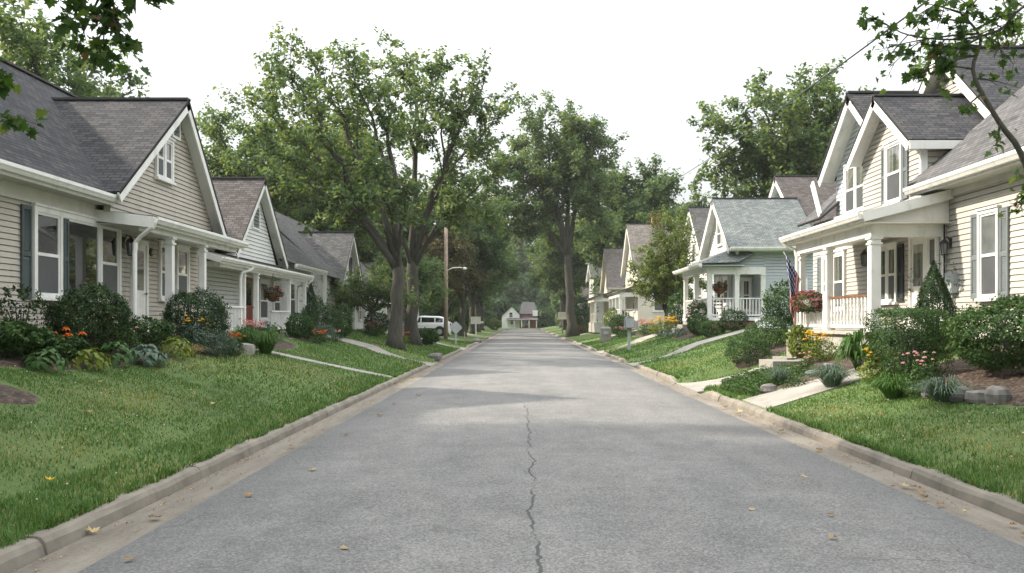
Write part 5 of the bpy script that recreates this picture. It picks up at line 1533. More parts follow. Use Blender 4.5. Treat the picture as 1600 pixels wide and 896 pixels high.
def make_tree(name, label, x, y, H, fork, R, r0, seed, limbs=None, nl=9, leaf='lf_maple', barkm='bark', leafL=.2, leafW=.62, per=30, sub=9, tw=7, group=None, z=None, squash=.55, cat='tree', lean=(0, 0), origins=None, spread=.16, twl=1.0, lobes=False, leader=.55, vfork=False, hx=.28, sublen=1.0, bare=.22, nmain=0):
    rg = np.random.default_rng(seed)
    z = gzf(x, y) if z is None else z
    root = thing(name, label, cat, (x, y, z), group)
    m = MB()
    base = np.array([0, 0, -.15]); fk = np.array([lean[0], lean[1], fork])
    trunk = bez(base, np.array([lean[0]*.3, lean[1]*.3, fork*.5]), fk, 7)
    trunk[1:-1, :2] += rg.normal(0, r0*.18, (5, 2))
    flare = [r0*1.75, r0*1.15, r0*1.0, r0*.94, r0*.9, r0*.9, r0*.92]
    tk = [tuple(p) for p in trunk]+[tuple(fk+np.array([0, 0, r0*.6])), tuple(fk+np.array([0, 0, r0*1.1]))]
    m.tube(tk, flare[:6]+[r0*.84, r0*.6, r0*.2], 12)
    if limbs is None:
        limbs = []
        zc = fork+(H-fork)*squash*.85; Rz = H-zc
        for k in range(nl):
            a = k*2.399+rg.uniform(-.4, .4); e = math.asin(min(.97, -.25+1.22*(k+.5)/nl))
            q = rg.uniform(.86, 1.08)
            limbs.append((R*q*math.cos(e)*math.cos(a), R*q*math.cos(e)*math.sin(a), zc+Rz*q*math.sin(e) if e > 0 else zc+(zc-fork)*.7*math.sin(e)))
    leader_top = fk+np.array([0, 0, (H-fork)*leader])
    if leader and not vfork:
        ld = bez(fk, fk+np.array([rg.normal(0, .2), rg.normal(0, .2), (H-fork)*leader*.5]), leader_top, 6)
        m.tube([tuple(p) for p in ld], list(np.linspace(r0*.75, r0*.22, 6)), 9)
    LP = []; LN = []; LT = []
    def twig(p, d, l):
        k = max(3, int(per*l/.8))
        e = p+d*l
        mid = (p+e)/2+rg.normal(0, .08*l, 3)
        m.tube([tuple(p), tuple(mid), tuple(e)], [.014*twl+.002*l, .01*twl, .004], 3, cap=False)
        t = rg.random(k)**.7
        q = p[None]*(1-t[:, None])+e[None]*t[:, None]+rg.normal(0, spread, (k, 3))*twl
        LP.append(q)
        nn = rg.normal(0, .6, (k, 3))+np.array([0, 0, .75])+d*.25
        LN.append(nn); LT.append(np.full(k, rg.normal(0, .1)))
    mains = []
    for i, tg in enumerate(limbs):
        tg = np.array(tg, float)
        second = vfork and nmain and i >= nmain
        if origins and origins.get(i) is not None:
            o0 = np.array(origins[i], float)
        else:
            f = 0 if vfork else max(0, min(.9, (tg[2]-fork)/(H-fork)-.38))*leader/.9
            o0 = fk+(leader_top-fk)*f*1.0 if leader else fk
            if f < .05: o0 = o0-np.array([0, 0, r0*rg.uniform(.2, .9)])
        if second:
            best = min(mains, key=lambda q: -float(np.dot(unit(q[-1]-fk), unit(tg-fk))))
            o0 = best[int(rg.integers(2, 5))]
        Lg = np.linalg.norm(tg-o0)
        up = max(.2, (tg[2]-o0[2]))
        mid = o0+(tg-o0)*np.array([hx, hx, 0])+np.array([0, 0, up*.52+.12*Lg])
        pth = bez(o0, mid, tg, 10)
        pth[2:-1] += rg.normal(0, .025*Lg**.7, pth[2:-1].shape)
        rl = min(r0*.62, .024*Lg+.035)*(.6 if second else 1.0)
        if not second: mains.append(pth)
        rad = list(rl*(1-np.linspace(0, 1, 10)**1.0*.88))
        m.tube([tuple(p) for p in pth], rad, 8)
        ns = max(4, int(sub*Lg/7))
        for j in range(ns):
            t = bare+(1-bare)*(j+rg.random())/ns
            a = t*9; i0 = min(8, int(a)); p = pth[i0]+(pth[i0+1]-pth[i0])*(a-i0)
            tan = unit(pth[i0+1]-pth[i0])
            d = unit(tan*.65+unit(rg.normal(size=3))*.95+np.array([0, 0, .22]))
            l = Lg*(.17+.2*rg.random())*sublen*(1.25-.75*t)+.35*twl
            e = p+d*l
            c = bez(p, p+d*l*.5+np.array([0, 0, .1*l])+rg.normal(0, .05*l, 3), e, 5)
            m.tube([tuple(v) for v in c], list(np.linspace(max(.02, rl*.32*(1.1-t)), .012, 5)), 5, cap=False)
            for k in range(tw):
                u = .15+.85*(k+rg.random())/tw
                b_ = u*4; i1 = min(3, int(b_)); pp = c[i1]+(c[i1+1]-c[i1])*(b_-i1)
                dd = unit(d*.55+unit(rg.normal(size=3))*.9+np.array([0, 0, .1]))
                twig(pp, dd, rg.uniform(.4, .95)*twl)
            twig(e, d, .8*twl)
        for k in range(int(tw*1.2)):
            u = rg.uniform(bare+.1, 1); a = u*9; i0 = min(8, int(a)); p = pth[i0]+(pth[i0+1]-pth[i0])*(a-i0)
            twig(p, unit(unit(rg.normal(size=3))+np.array([0, 0, .3])), rg.uniform(.4, .9)*twl)
    o0 = origin_of(root)
    m.v = [(a+o0.x, b+o0.y, c+o0.z) for a, b, c in m.v]
    m.build('trunk', G[barkm], root, smooth=True)
    P = np.concatenate(LP); Nn = unit(np.concatenate(LN)); ct = np.concatenate(LT)
    n = len(P)
    tint = np.clip(rg.normal(.42, .17, n)+ct, 0, 1)
    Ls = leafL*rg.uniform(.65, 1.25, n)
    V, Fq, T = leaf_cards(P, Nn, Ls, Ls*leafW, tint, lobes=lobes)
    np_mesh('crown', V, Fq, G[leaf], tint=T, parent=root)
    return root, n
TREELEAVES = 0
# the two big street maples on the left
def shrink(L, a, zf, b): return [(x*a, y*a, zf+(z-zf)*b) for x, y, z in L]
t1 = [(-6.3, .6, 10.6), (-3.8, 1.4, 12.5), (-.6, 1.0, 12.2), (-3.5, -1.8, 6.8), (.8, -2.2, 6.4), (-5.1, -1.2, 12.2), (-1.9, -.8, 12.2), (-5.9, -1.6, 8.9), (-5.2, 2.0, 7.2), (-3.2, -2.8, 9.6), (-1.7, 2.8, 9.0), (-.6, -3.0, 7.4), (-2.2, 3.0, 6.4), (-1.6, -2.6, 6.0)]
make_tree('maple_tree', 'spreading street maple with forked trunk, left one of the twin left trunks', -5.2, 37, 14, 3.3, 6, .275, 5, hx=.42, vfork=True, nmain=5, limbs=shrink(t1, .93, 3.3, .93), leaf='lf_maple', per=30, sub=9.5, tw=4, spread=.12, sublen=.66, bare=.42, lean=(.1, 0), leader=.35, leafL=.21, group='street trees on the left')
t2 = [(0, -.6, 14.6), (3.8, -1.0, 13.2), (4.3, -1.2, 8.4), (1.4, 3.0, 8.4), (-1.5, -2.2, 7.2), (1.6, .8, 14.3), (4.5, .8, 11.5), (2.9, 2.2, 10.5), (1.6, -2.2, 12.0), (4.3, .6, 6.6), (2.2, -2.6, 6.1), (-.2, -2.6, 10.5), (-1.2, 2.4, 8.0), (3.0, -2.6, 7.4)]
make_tree('maple_tree', 'tall street maple with one thick straight trunk, right one of the twin left trunks', -5.3, 43.5, 15.5, 3.9, 6, .31, 9, hx=.42, vfork=True, nmain=5, limbs=shrink(t2, .93, 3.9, .93), leaf='lf_maple', per=30, sub=9.5, tw=4, spread=.12, sublen=.66, bare=.42, leader=.4, leafL=.22, group='street trees on the left')
# the old tree with big bare limbs on the right
t3 = [(-9.0, -.5, 14.6), (-3.6, -1, 20.8), (-.6, .6, 21.8), (2.6, .8, 19.2), (-5.4, 1, 18.8), (1.5, -.6, 21.0), (-2, 2, 16.5), (-6.6, -2, 12.2), (2.6, -2.5, 14), (-3.4, 3, 13), (.6, -3, 17), (-7.2, 1.2, 17), (-5.4, -1.5, 9.4), (4.6, 1, 10.2), (-2.5, 3, 9.6), (1.8, -3.4, 9.8)]
make_tree('oak_tree', 'tall old tree with thick bare forked limbs on the right lawn far down the street', 4.9, 86, 23.5, 7.6, 8, .44, 21, hx=.36, vfork=True, nmain=5, sublen=.8, limbs=shrink(t3, .95, 8, .94), leaf='lf_maple', per=30, sub=10, tw=5, bare=.3, lean=(-.5, 0), leader=.3, leafL=.34, twl=1.5, spread=.15)

kinds = {}
def stand(kind, name, label, x, y, s, rz, group, z=None):
    """one more tree of a kind already grown"""
    o = copy_tree(kinds[kind])
    o.name = name; o.location = (x, y, gzf(x, y)-.1 if z is None else z); o.scale = (s, s, s*random.uniform(.95, 1.06)); o.rotation_euler = (0, 0, rz)
    o['label'] = label; o['group'] = group
    return o
BG = 'trees rising behind the houses'
kinds['broad'], _ = make_tree('broadleaf_tree', 'broad sunlit tree rising behind the beige house roofs on the right', 18.6, 62, 16.8, 5, 5.3, .4, 31, nl=14, leaf='lf_maple', per=30, sub=9, tw=5, leafL=.33, twl=1.35, spread=.15, group=BG)
kinds['dense'], _ = make_tree('broadleaf_tree', 'dense dark tree behind the cream houses, right of the old bare limbed tree', 11.5, 97, 17, 4, 5.6, .4, 33, nl=15, leaf='lf_dark', per=34, sub=9, tw=5, leafL=.4, twl=1.5, spread=.17, group=BG)
kinds['left'], _ = make_tree('broadleaf_tree', 'tall tree behind the ridge of the nearest left house', -21, 40, 13.6, 4, 4.7, .35, 35, nl=13, leaf='lf_maple', per=34, sub=8, tw=5, leafL=.26, twl=1.2, spread=.14, group=BG)
stand('left', 'broadleaf_tree', 'tree showing between the nearest left gable and the brown gabled roof', -16.5, 55, .96, 2.0, BG)
stand('broad', 'broadleaf_tree', 'tree behind the brown gable of the pale gray house', -13.8, 64, .86, 1.0, BG)
stand('dense', 'broadleaf_tree', 'dark tree behind the white cottage roof', -13.5, 80, .9, 4.1, BG)
stand('left', 'broadleaf_tree', 'tree farther back behind the white cottage, left of the twin trunks', -20, 74, 1.05, 5.0, BG)
stand('broad', 'broadleaf_tree', 'sunlit tree behind the blue house and the spreading tree', 19.5, 92, .66, 2.5, BG)
stand('broad', 'broadleaf_tree', 'lower tree left of the broad sunlit right tree, above the gray green roof', 14.8, 72, .62, 4.4, BG)
stand('left', 'broadleaf_tree', 'tree behind the beige house at the right edge', 25, 48, 1.05, 1.2, BG)
ROW = 'street trees on the left'
stand('dense', 'street_tree', 'dark street tree behind the wooden pole on the left', -5.4, 82, .72, .4, ROW)
stand('dense', 'street_tree', 'street tree third in the left row, past the white mailbox', -5.4, 98, .74, 2.2, ROW)
stand('broad', 'street_tree', 'street tree fourth in the left row, far down the street', -5.6, 114, .72, 3.3, ROW)
stand('dense', 'street_tree', 'street tree last but one in the left row', -6.0, 134, .85, 5.2, ROW)
stand('broad', 'street_tree', 'street tree at the far end of the left row', -7.5, 160, 1.0, 1.3, ROW)
RROW = 'street trees far down on the right'
stand('broad', 'street_tree', 'tree with pale lit leaves beyond the old tree on the right', 6.0, 112, .82, .9, RROW)
stand('dense', 'street_tree', 'second tree beyond the old tree on the right', 6.5, 134, .88, 2.9, RROW)
stand('broad', 'street_tree', 'right hand tree nearest the far red house', 7.5, 166, 1.0, 4.0, RROW)
END = 'trees closing the end of the street'
for i, (x, y, s, rz, lb) in enumerate([(-14, 222, 1.3, .3, 'dark tree behind the left end of the red house'), (-1, 240, 1.75, 1.7, 'tall tree straight behind the red house'), (13, 224, 1.3, 3.0, 'dark tree behind the right end of the red house')]):
    stand('dense' if i != 1 else 'broad', 'broadleaf_tree', lb, x, y, s, rz, END)
# far wood on both sides beyond the gardens
def far_wood():
    Ps = []; Ns = []; Ls = []
    for (x, y, R, H) in [(-34, 90, 8, 15), (-30, 115, 9, 16), (-22, 140, 8, 16), (-40, 62, 8, 13), (-18, 175, 9, 17), (-30, 215, 10, 18), (-50, 150, 12, 18), (30, 110, 9, 15), (24, 140, 9, 16), (36, 84, 8, 13), (20, 178, 9, 18), (32, 215, 10, 18), (44, 150, 12, 18), (48, 110, 10, 15), (-60, 100, 10, 15), (60, 190, 14, 18), (-66, 200, 14, 18), (16, 245, 10, 17), (-16, 250, 10, 17), (0, 262, 12, 19), (6.5, 213, 4, 5.5), (-9, 212, 4, 5.5), (12, 206, 4, 4.5), (-16, 204, 5, 6), (18, 204, 5, 6), (0, 216, 5, 6), (-13, 108, 5, 9), (-14, 128, 5, 10), (-14, 152, 6, 12), (14, 128, 5, 10), (15, 150, 6, 12), (13, 190, 6, 13), (-13, 190, 6, 13), (-9, 214, 6, 11), (9, 216, 6, 12), (1, 224, 8, 15), (-24, 214, 8, 13), (24, 216, 8, 14), (-40, 220, 10, 14), (42, 222, 10, 14), (33, 60, 7, 11), (-32, 50, 6, 11)]:
        n = 4200
        d = rand_dirs(n); lp = 1+.16*(np.sin(d[:, 0]*7+x)+np.sin(d[:, 2]*8+y)+np.sin(d[:, 1]*7+x+y))/1.5
        r = lp*(.5+.5*RNG.random(n)**.4)
        P = d*r[:, None]*np.array([R, R, H*.46])+np.array([x, y, H*.44+.3])
        Ps.append(P); Ns.append(unit(d+RNG.normal(0, .7, (n, 3)))); Ls.append(np.full(n, 1.1))
    P = np.concatenate(Ps); L = np.concatenate(Ls)
    V, Fq, T = leaf_cards(P, np.concatenate(Ns), L, L*.7, np.clip(RNG.normal(.42, .2, len(P)), 0, 1), lobes=True)
    o = np_mesh('far_wood', V, Fq, G['lf_dark'], tint=T); tag(o, kind='stuff')
far_wood()
make_tree('maple_tree', 'tall unseen maple added behind the nearest left house to shade the road', -17.5, 11.5, 17, 4.5, 6.2, .35, 61, nl=16, leaf='lf_dark', per=34, sub=10, tw=6, leafL=.36, twl=1.4, spread=.2)  # unseen tree, added to cast shade over the near road
# small ornamental trees
sp = [(-1.5, -.4, 2.3), (-1.2, 1.0, 3.6), (-.7, -1.0, 4.9), (0, .3, 6.3), (.9, -.8, 5.2), (1.5, .8, 4.0), (1.8, -.5, 3.0), (.4, 1.4, 4.4), (-1.7, .2, 3.1), (.9, -1.5, 3.2), (-.5, -1.6, 3.2), (.2, -.2, 5.6), (-.2, .9, 5.2)]
make_tree('dogwood_tree', 'small spreading yellow green tree with thin curved stems in front of the cream house', 8.4, 52, 6.5, .9, 1.8, .11, 41, limbs=sp, leaf='lf_light', barkm='barkdark', leafL=.15, per=26, sub=15, tw=8, spread=.1, twl=.75, leader=.1)
js = [(-1.6, -.4, 1.9), (-1.3, .8, 2.3), (-.6, -.9, 2.6), (.2, .4, 2.8), (1.1, -.6, 2.4), (1.7, .4, 1.9), (.9, 1.0, 2.2), (-.2, -1.2, 2.1), (2.1, -.3, 1.6), (-2.2, .1, 1.7)]
make_tree('weeping_tree', 'low wide weeping tree in front of the white cottage', -6.9, 41.4, 2.9, 1.1, 2.0, .08, 43, limbs=js, leaf='lf_maple', barkm='barkdark', leafL=.12, per=26, sub=15, tw=8, spread=.1, twl=.7, leader=.1)
make_tree('garden_tree', 'small dense garden tree right of the twin trunks, above the parked cars', -8.0, 62, 5.4, 1.6, 2.5, .12, 44, nl=12, leaf='lf_dark', leafL=.2, per=34, sub=12, tw=8, spread=.16, twl=1.0)
make_tree('bronze_tree', 'bronze brown leaved tree behind the wooden pole', -6.4, 76, 9.0, 2.4, 2.6, .2, 45, nl=12, leaf='lf_brown', leafL=.22, per=22, sub=12, tw=7, spread=.16, twl=1.0)

# ================================================================== near maples standing just outside the picture, whose boughs hang in
def maple_leaf_outline():
    half = [(0, 0), (.06, .04), (.30, -.06), (.24, .12), (.52, .22), (.40, .34), (.46, .44), (.27, .46), (.34, .72), (.17, .66), (.0, 1.0)]
    return half+[(-a, b) for a, b in half[-2:0:-1]]
OUT = np.array(maple_leaf_outline())
def maple_leaves(pos, nrm, size, tint, hang):
    n = len(pos); k = len(OUT)
    t = unit(hang-nrm*np.sum(hang*nrm, -1, keepdims=True)); b = np.cross(nrm, t)
    bend = RNG.uniform(-.35, .1, n)
    V = pos[:, None, :]+(b[:, None, :]*OUT[None, :, :1]+t[:, None, :]*OUT[None, :, 1:2])*size[:, None, None]+nrm[:, None, :]*((OUT[None, :, :1]**2)*.5+bend[:, None, None]*OUT[None, :, 1:2]**2)*size[:, None, None]
    c = pos+t*size[:, None]*.35
    V = np.concatenate([V, c[:, None, :]], 1)
    i = np.arange(n)*(k+1)
    F3 = np.concatenate([np.stack([i+j, i+(j+1) % k, i+k], -1) for j in range(k)])
    return V.reshape(-1, 3), F3, np.repeat(tint, k+1)

def near_maple(label, x, y, H, fork, R, r0, seed, boughs, leafsize=.12, nl=12, per_twig=9, extra=None):
    rg = np.random.default_rng(seed)
    z0 = gzf(x, y)
    root, _ = make_tree('maple_tree', label, x, y, H, fork, R, r0, seed, nl=nl, leaf='lf_near', per=20, sub=8, tw=6, leafL=.2, spread=.18, group='maples whose boughs hang into the picture')
    m = MB(); P = []; Hn = []
    for (pth, rad, subs) in boughs:
        pth = np.array(pth, float)
        # smooth polyline
        q = [pth[0]]
        for i in range(len(pth)-1):
            p0 = pth[max(i-1, 0)]; p1 = pth[i]; p2 = pth[i+1]; p3 = pth[min(i+2, len(pth)-1)]
            for t in (.25, .5, .75, 1): q.append(.5*((2*p1)+(-p0+p2)*t+(2*p0-5*p1+4*p2-p3)*t*t+(-p0+3*p1-3*p2+p3)*t**3))
        q = np.array(q)
        m.tube([tuple(v) for v in q], list(np.linspace(rad, rad*.22, len(q))), 7)
        for (t, d, l) in subs:
            a = t*(len(q)-1); i = min(len(q)-2, int(a)); p = q[i]+(q[i+1]-q[i])*(a-i)
            d = unit(np.array(d, float)); e = p+d*l
            c = bez(p, p+d*l*.5+np.array([0, 0, .06*l]), e, 5)
            m.tube([tuple(v) for v in c], list(np.linspace(max(.006, rad*.3), .003, 5)), 5)
            nt = max(3, int(l/.085))
            for k in range(nt):
                u = (k+rg.random())/nt*4; i1 = min(3, int(u)); pp = c[i1]+(c[i1+1]-c[i1])*(u-i1)
                dd = unit(d*.7+rg.normal(0, .55, 3)+np.array([0, 0, -.1])); ll = rg.uniform(.08, .22)
                ee = pp+dd*ll
                m.tube([tuple(pp), tuple(ee)], [.003, .0016], 4)
                for g_ in range(per_twig):
                    P.append(pp+dd*ll*rg.random()+rg.normal(0, .035, 3)); Hn.append(dd*.6+np.array([0, 0, -.75])+rg.normal(0, .35, 3))
    m.build('bough', G['barkdark'], root, smooth=True)
    P = np.array(P); n = len(P)
    nr = unit(rg.normal(0, .75, (n, 3))+np.array([0, -.25, .8]))
    V, F3, T = maple_leaves(P, nr, leafsize*rg.uniform(.6, 1.15, n), np.clip(rg.normal(.4, .25, n), 0, 1), np.array(Hn))
    o0 = np.array(origin_of(root))
    np_mesh('leaves', V-o0, F3, G['lf_near'], tint=T, parent=root)
    return root
def px(u, v, Y): return ((u-815)*Y/1400, Y, EYE+(503-v)*Y/1400)
y0 = 6.6
near_maple('maple outside the left edge whose leafy bough hangs in at the top left corner', -7.2, 5.4, 11, 4.6, 4.6, .22, 51, [
    ([(-7.2, 5.4, 5.6), (-6.0, 5.9, 5.3), px(-10, -200, 6.3), px(75, -115, y0), px(140, -45, y0), px(165, 5, y0)], .035,
     [(.62, (.5, .1, -.45), .5), (.68, (.75, 0, -.12), .55), (.72, (-.15, .1, -.6), .42), (.78, (.9, -.1, -.1), .6), (.82, (.2, .2, -.6), .45), (.88, (.8, .1, -.05), .42), (.92, (-.2, -.1, -.6), .45), (.96, (.35, 0, -.8), .42), (1, (-.1, .1, -1), .38), (.75, (-.7, .1, -.35), .3), (.86, (-.45, 0, -.5), .35), (.8, (.9, 0, .1), .75), (.9, (.95, .1, .12), .35)]),
    ([(-7.2, 5.4, 5.0), (-5.4, 6.2, 4.4), px(-70, 40, 6.6), px(-10, 105, 6.6)], .02, [(.97, (.3, 0, -.8), .1)]),
    ([(-7.2, 5.4, 4.6), (-5.2, 6.2, 3.6), px(-60, 140, 6.6), px(-5, 175, 6.6)], .015, [(1, (.5, 0, -.3), .1)]),
], .108, per_twig=8)
y1 = 8.6
near_maple('maple outside the right edge whose thin boughs cross in front of the beige house', 8.4, 6.2, 11, 4.2, 4.4, .2, 52, [
    ([(8.4, 6.2, 3.6), (6.6, 7.6, 3.2), px(1660, 290, y1), px(1585, 222, y1), px(1545, 165, y1), px(1520, 110, y1), px(1532, 60, y1), px(1500, 20, y1)], .042,
     [(.5, (-.1, 0, -.9), .22), (.62, (-.5, .1, -.5), .22), (.68, (.6, 0, -.1), .3), (.72, (-.6, 0, .05), .3), (.78, (-.85, 0, -.28), .62), (.82, (-.8, .1, .05), .5), (.86, (-.75, 0, -.45), .75), (.9, (.7, 0, .3), .4), (.93, (-.9, 0, .1), .45), (.97, (.5, 0, .6), .35), (1, (-.6, .1, .2), .35), (.88, (-.9, .1, -.12), .9)]),
    ([(8.4, 6.2, 5.8), (7.0, 7.6, 5.7), px(1700, -40, y1), px(1600, 10, y1), px(1560, 48, y1), px(1490, 62, y1), px(1420, 55, y1), px(1385, 38, y1)], .022,
     [(.5, (-.3, 0, -.7), .3), (.58, (.2, 0, -.9), .35), (.62, (.5, 0, -.5), .4), (.68, (-.3, 0, -.8), .42), (.74, (-.5, 0, -.7), .5), (.8, (-.6, 0, -.5), .45), (.86, (-.5, .1, -.6), .3), (.92, (-.7, 0, -.3), .3), (.97, (-.8, 0, .2), .2), (1, (-.8, 0, .3), .18), (.55, (-.8, 0, .3), .45), (.65, (.5, 0, .2), .4)]),
    ([(8.4, 6.2, 5.9), (7.2, 7.8, 6.0), px(1640, -60, y1), px(1560, -18, y1), px(1480, 0, y1), px(1450, 14, y1)], .018, [(.7, (-.2, 0, -.8), .35), (.8, (-.3, 0, -.9), .3), (.9, (-.6, 0, -.6), .22), (1, (-.7, 0, -.5), .2), (.6, (.3, 0, -.8), .4), (.5, (.2, 0, -.9), .45), (.75, (.6, 0, -.5), .4)]),
    ([(8.4, 6.2, 3.4), (7.0, 7.6, 2.9), px(1660, 330, y1), px(1612, 300, y1)], .012, [(.95, (-.5, 0, -.3), .15), (1, (-.5, 0, -.7), .18), (.9, (-.3, 0, .7), .25)]),
], .092, per_twig=4)
# ------------------------------------------------------------------ street furniture and small things
def local(r, fill, name, mat, sg=1, smooth=False):
    m = MB(1); fill(m); o0 = origin_of(r)
    m.v = [(a+o0.x, b+o0.y, c+o0.z) for a, b, c in m.v]
    return m.build(name, G[mat] if isinstance(mat, str) else mat, r, smooth=smooth)

# utility pole with a lamp arm
zp = gzf(-5.5, 65)
r = thing('utility_pole', 'weathered wooden utility pole with a pale street lamp arm on the left', 'pole', (-5.5, 65, zp-.05))
local(r, lambda m: m.tube([(0, 0, 0), (.02, 0, 5), (.0, 0, 10.6)], [.155, .14, .115], 12), 'shaft', 'oldwood', smooth=True)
local(r, lambda m: m.beam((-1.1, .16, 9.9), (1.1, .16, 9.9), .1, .12, (0, 1, 0)), 'crossarm', 'oldwood')
a = local(r, lambda m: m.tube([(.1, -.05, 5.05), (.5, -.1, 5.25), (.95, -.12, 5.28), (1.2, -.12, 5.26)], .035, 8), 'lamp_arm', 'white', smooth=True)
def lampfill(m):
    m.lathe((1.38, -.12, 5.17), [(.03, .13), (.13, .1), (.16, .02), (.12, -.02), (.09, -.05)], 12)
local(r, lampfill, 'lamp_head', 'white', smooth=True)
local(r, lambda m: [m.tube([(x_, .16, 9.96), (x_, .16, 10.12)], [.05, .03], 8) for x_ in (-1, -.45, .45, 1)], 'insulator', 'graymetal')

def wire(label, p, q, sag=.4, rad=.011, group=None):
    p, q = Vector(p), Vector(q)
    r = None
    c = (p+q)/2
    m = MB(); n = 24
    m.tube([(p+(q-p)*(i/n))-Vector((0, 0, sag*4*(i/n)*(1-i/n))) for i in range(n+1)], rad, 5)
    o = m.build('overhead_wire', G['blackmetal'])
    tag(o, label, 'wire', group)
    return o
wire('overhead cable rising across the sky above the beige house gables to the upper right', (12.2, 74, 13.1), (4.9, -6, 4.35+.9), .35, .019)
wire('thin service wire from the wooden pole towards the white cottage', (-5.62, 65, zp+5.2), (-9.2, 57, 4.2), .5, .014)
wire('thin service wire from the wooden pole towards the left trunks, below the other one', (-5.62, 65, zp+4.9), (-9.3, 62.5, 3.7), .4, .014)
wire('overhead wire crossing high above the street between the pole and the right trees', (-5.4, 65, zp+5.5), (7.5, 99, 7.0), .6, .018)

def board_sign(name, label, cat, x, y, h, w, bh, post, bm, pm, tilt=0, shape='rect', rz=0, lines=False, pw=.05, z=None):
    z = gzf(x, y) if z is None else z
    r = thing(name, label, cat, (x, y, z), rz=rz)
    local(r, lambda m: m.box(-pw, pw, .0, pw*1.6, -.2, h-.02 if shape == 'rect' else h-bh*.35), 'post', pm)
    def face(m):
        if shape == 'rect':
            pts = [(-w/2, h-bh), (w/2, h-bh), (w/2, h), (-w/2, h)]
        else:
            c = h-bh/2; k = bh/2
            pts = []
            for i in range(4):
                A = -PI/2+i*PI/2
                for e in (-.1, .1): pts.append(((w/2)*math.cos(A)*.97+(w/2)*.14*-math.sin(A)*(e*10), c+k*math.sin(A)*.97+k*.14*math.cos(A)*(e*10)))
        P0 = [(a, -.03, b) for a, b in pts]; P1 = [(a, -.005, b) for a, b in pts]
        n = len(pts)
        m.shared(P0+P1, [tuple(range(n)), tuple(range(n, 2*n))[::-1]]+[(i, n+i, n+(i+1) % n, (i+1) % n) for i in range(n)])
    o = local(r, face, 'board', bm)
    return r
board_sign('marker_sign', 'small pale diamond shaped marker on a thin post at the left kerb', 'sign', -4.15, 56.5, 1.42, .78, .78, None, 'graymetal', 'graymetal', shape='diamond', rz=.05)
r = board_sign('yard_sign', 'white square box sign on a white post beyond the diamond marker', 'sign', -4.5, 88, 1.9, .98, .72, None, 'white', 'white', pw=.07)
local(r, lambda m: m.box(.3, .75, -.02, .1, 1.25, 1.45), 'arm', 'white')
r = board_sign('street_sign', 'pale rectangular street sign on two lines height, far down on the right kerb', 'sign', 4.75, 104, 2.55, 1.05, .85, None, 'offwhite', 'oldwood', pw=.08)
r['label'] = 'weathered pale rectangular sign on a wooden post, far down by the right kerb'
local(r, lambda m: [m.box(-.36, .36, -.036, -.0305, 2.3-.22*k, 2.36-.22*k) for k in range(2)], 'panel', 'graymetal')
r = thing('wooden_post', 'thin dark leaning wooden stake on the lawn in front of the left trunks', 'post', (-5.5, 38.0, gzf(-5.5, 38)))
local(r, lambda m: m.beam((0, 0, -.2), (.02, .02, 2.05), .09, .09, (1, 0, 0)), 'stake', 'oldwood')
local(r, lambda m: m.box(.05, .1, -.05, .0, .55, 1.0), 'reflector', 'graymetal')
r = thing('short_post', 'thin short post by the far left driveway', 'post', (-3.95, 62, gzf(-3.95, 62)))
local(r, lambda m: m.tube([(0, 0, -.1), (0, 0, .75)], .04, 8), 'stake', 'oldwood')
# mailbox on the right kerb
r = thing('mailbox', 'gray metal mailbox on a gray post at the edge of the right lawn', 'mailbox', (4.98, 41.5, gzf(4.98, 41.5)))
local(r, lambda m: m.box(-.06, .06, -.05, .07, -.2, 1.0), 'post', 'graymetal')
def mbx(m):
    w, h = .215, .0
    prof = [(-w, 0), (w, 0), (w, .36)]+[(w*math.cos(t), .36+.2*math.sin(t)) for t in np.linspace(0, PI, 9)[1:-1]]+[(-w, .36)]
    n = len(prof)
    P0 = [(a, -.3, 1.0+b) for a, b in prof]; P1 = [(a, .26, 1.0+b) for a, b in prof]
    m.shared(P0+P1, [tuple(range(n)), tuple(range(n, 2*n))[::-1]]+[(i, n+i, n+(i+1) % n, (i+1) % n) for i in range(n)])
G['mailboxgray'] = plain('mailbox_gray', (.17, .19, .19), .5, .12, 4)
local(r, mbx, 'box', 'mailboxgray')
def mdoor(m):
    m.box(-.19, .19, -.318, -.302, 1.03, 1.46); m.box(-.03, .03, -.345, -.318, 1.4, 1.43)
local(r, mdoor, 'lid', 'graymetal')
local(r, lambda m: (m.box(.216, .226, -.1, -.07, 1.1, 1.5), m.box(.216, .226, -.1, .04, 1.42, 1.5)), 'flag', 'redpaint')
local(r, lambda m: m.box(-.1, .1, -.2, .2, .94, 1.0), 'bracket', 'oldwood')
r = thing('stone_post', 'short square stone post on the right lawn, left of the gray mailbox', 'post', (5.35, 57, gzf(5.35, 57)))
def sp_(m):
    m.box(-.32, .32, -.3, .3, -.2, .82)
    m.shared([(-.32, -.3, .82), (.32, -.3, .82), (.32, .3, .82), (-.32, .3, .82), (-.2, -.2, .92), (.2, -.2, .92), (.2, .2, .92), (-.2, .2, .92)], [(0, 1, 5, 4), (1, 2, 6, 5), (2, 3, 7, 6), (3, 0, 4, 7), (4, 5, 6, 7)])
local(r, sp_, 'pillar', 'concrete')
local(r, lambda m: m.box(-.15, .15, -.335, -.302, .45, .65), 'plate', 'graymetal')

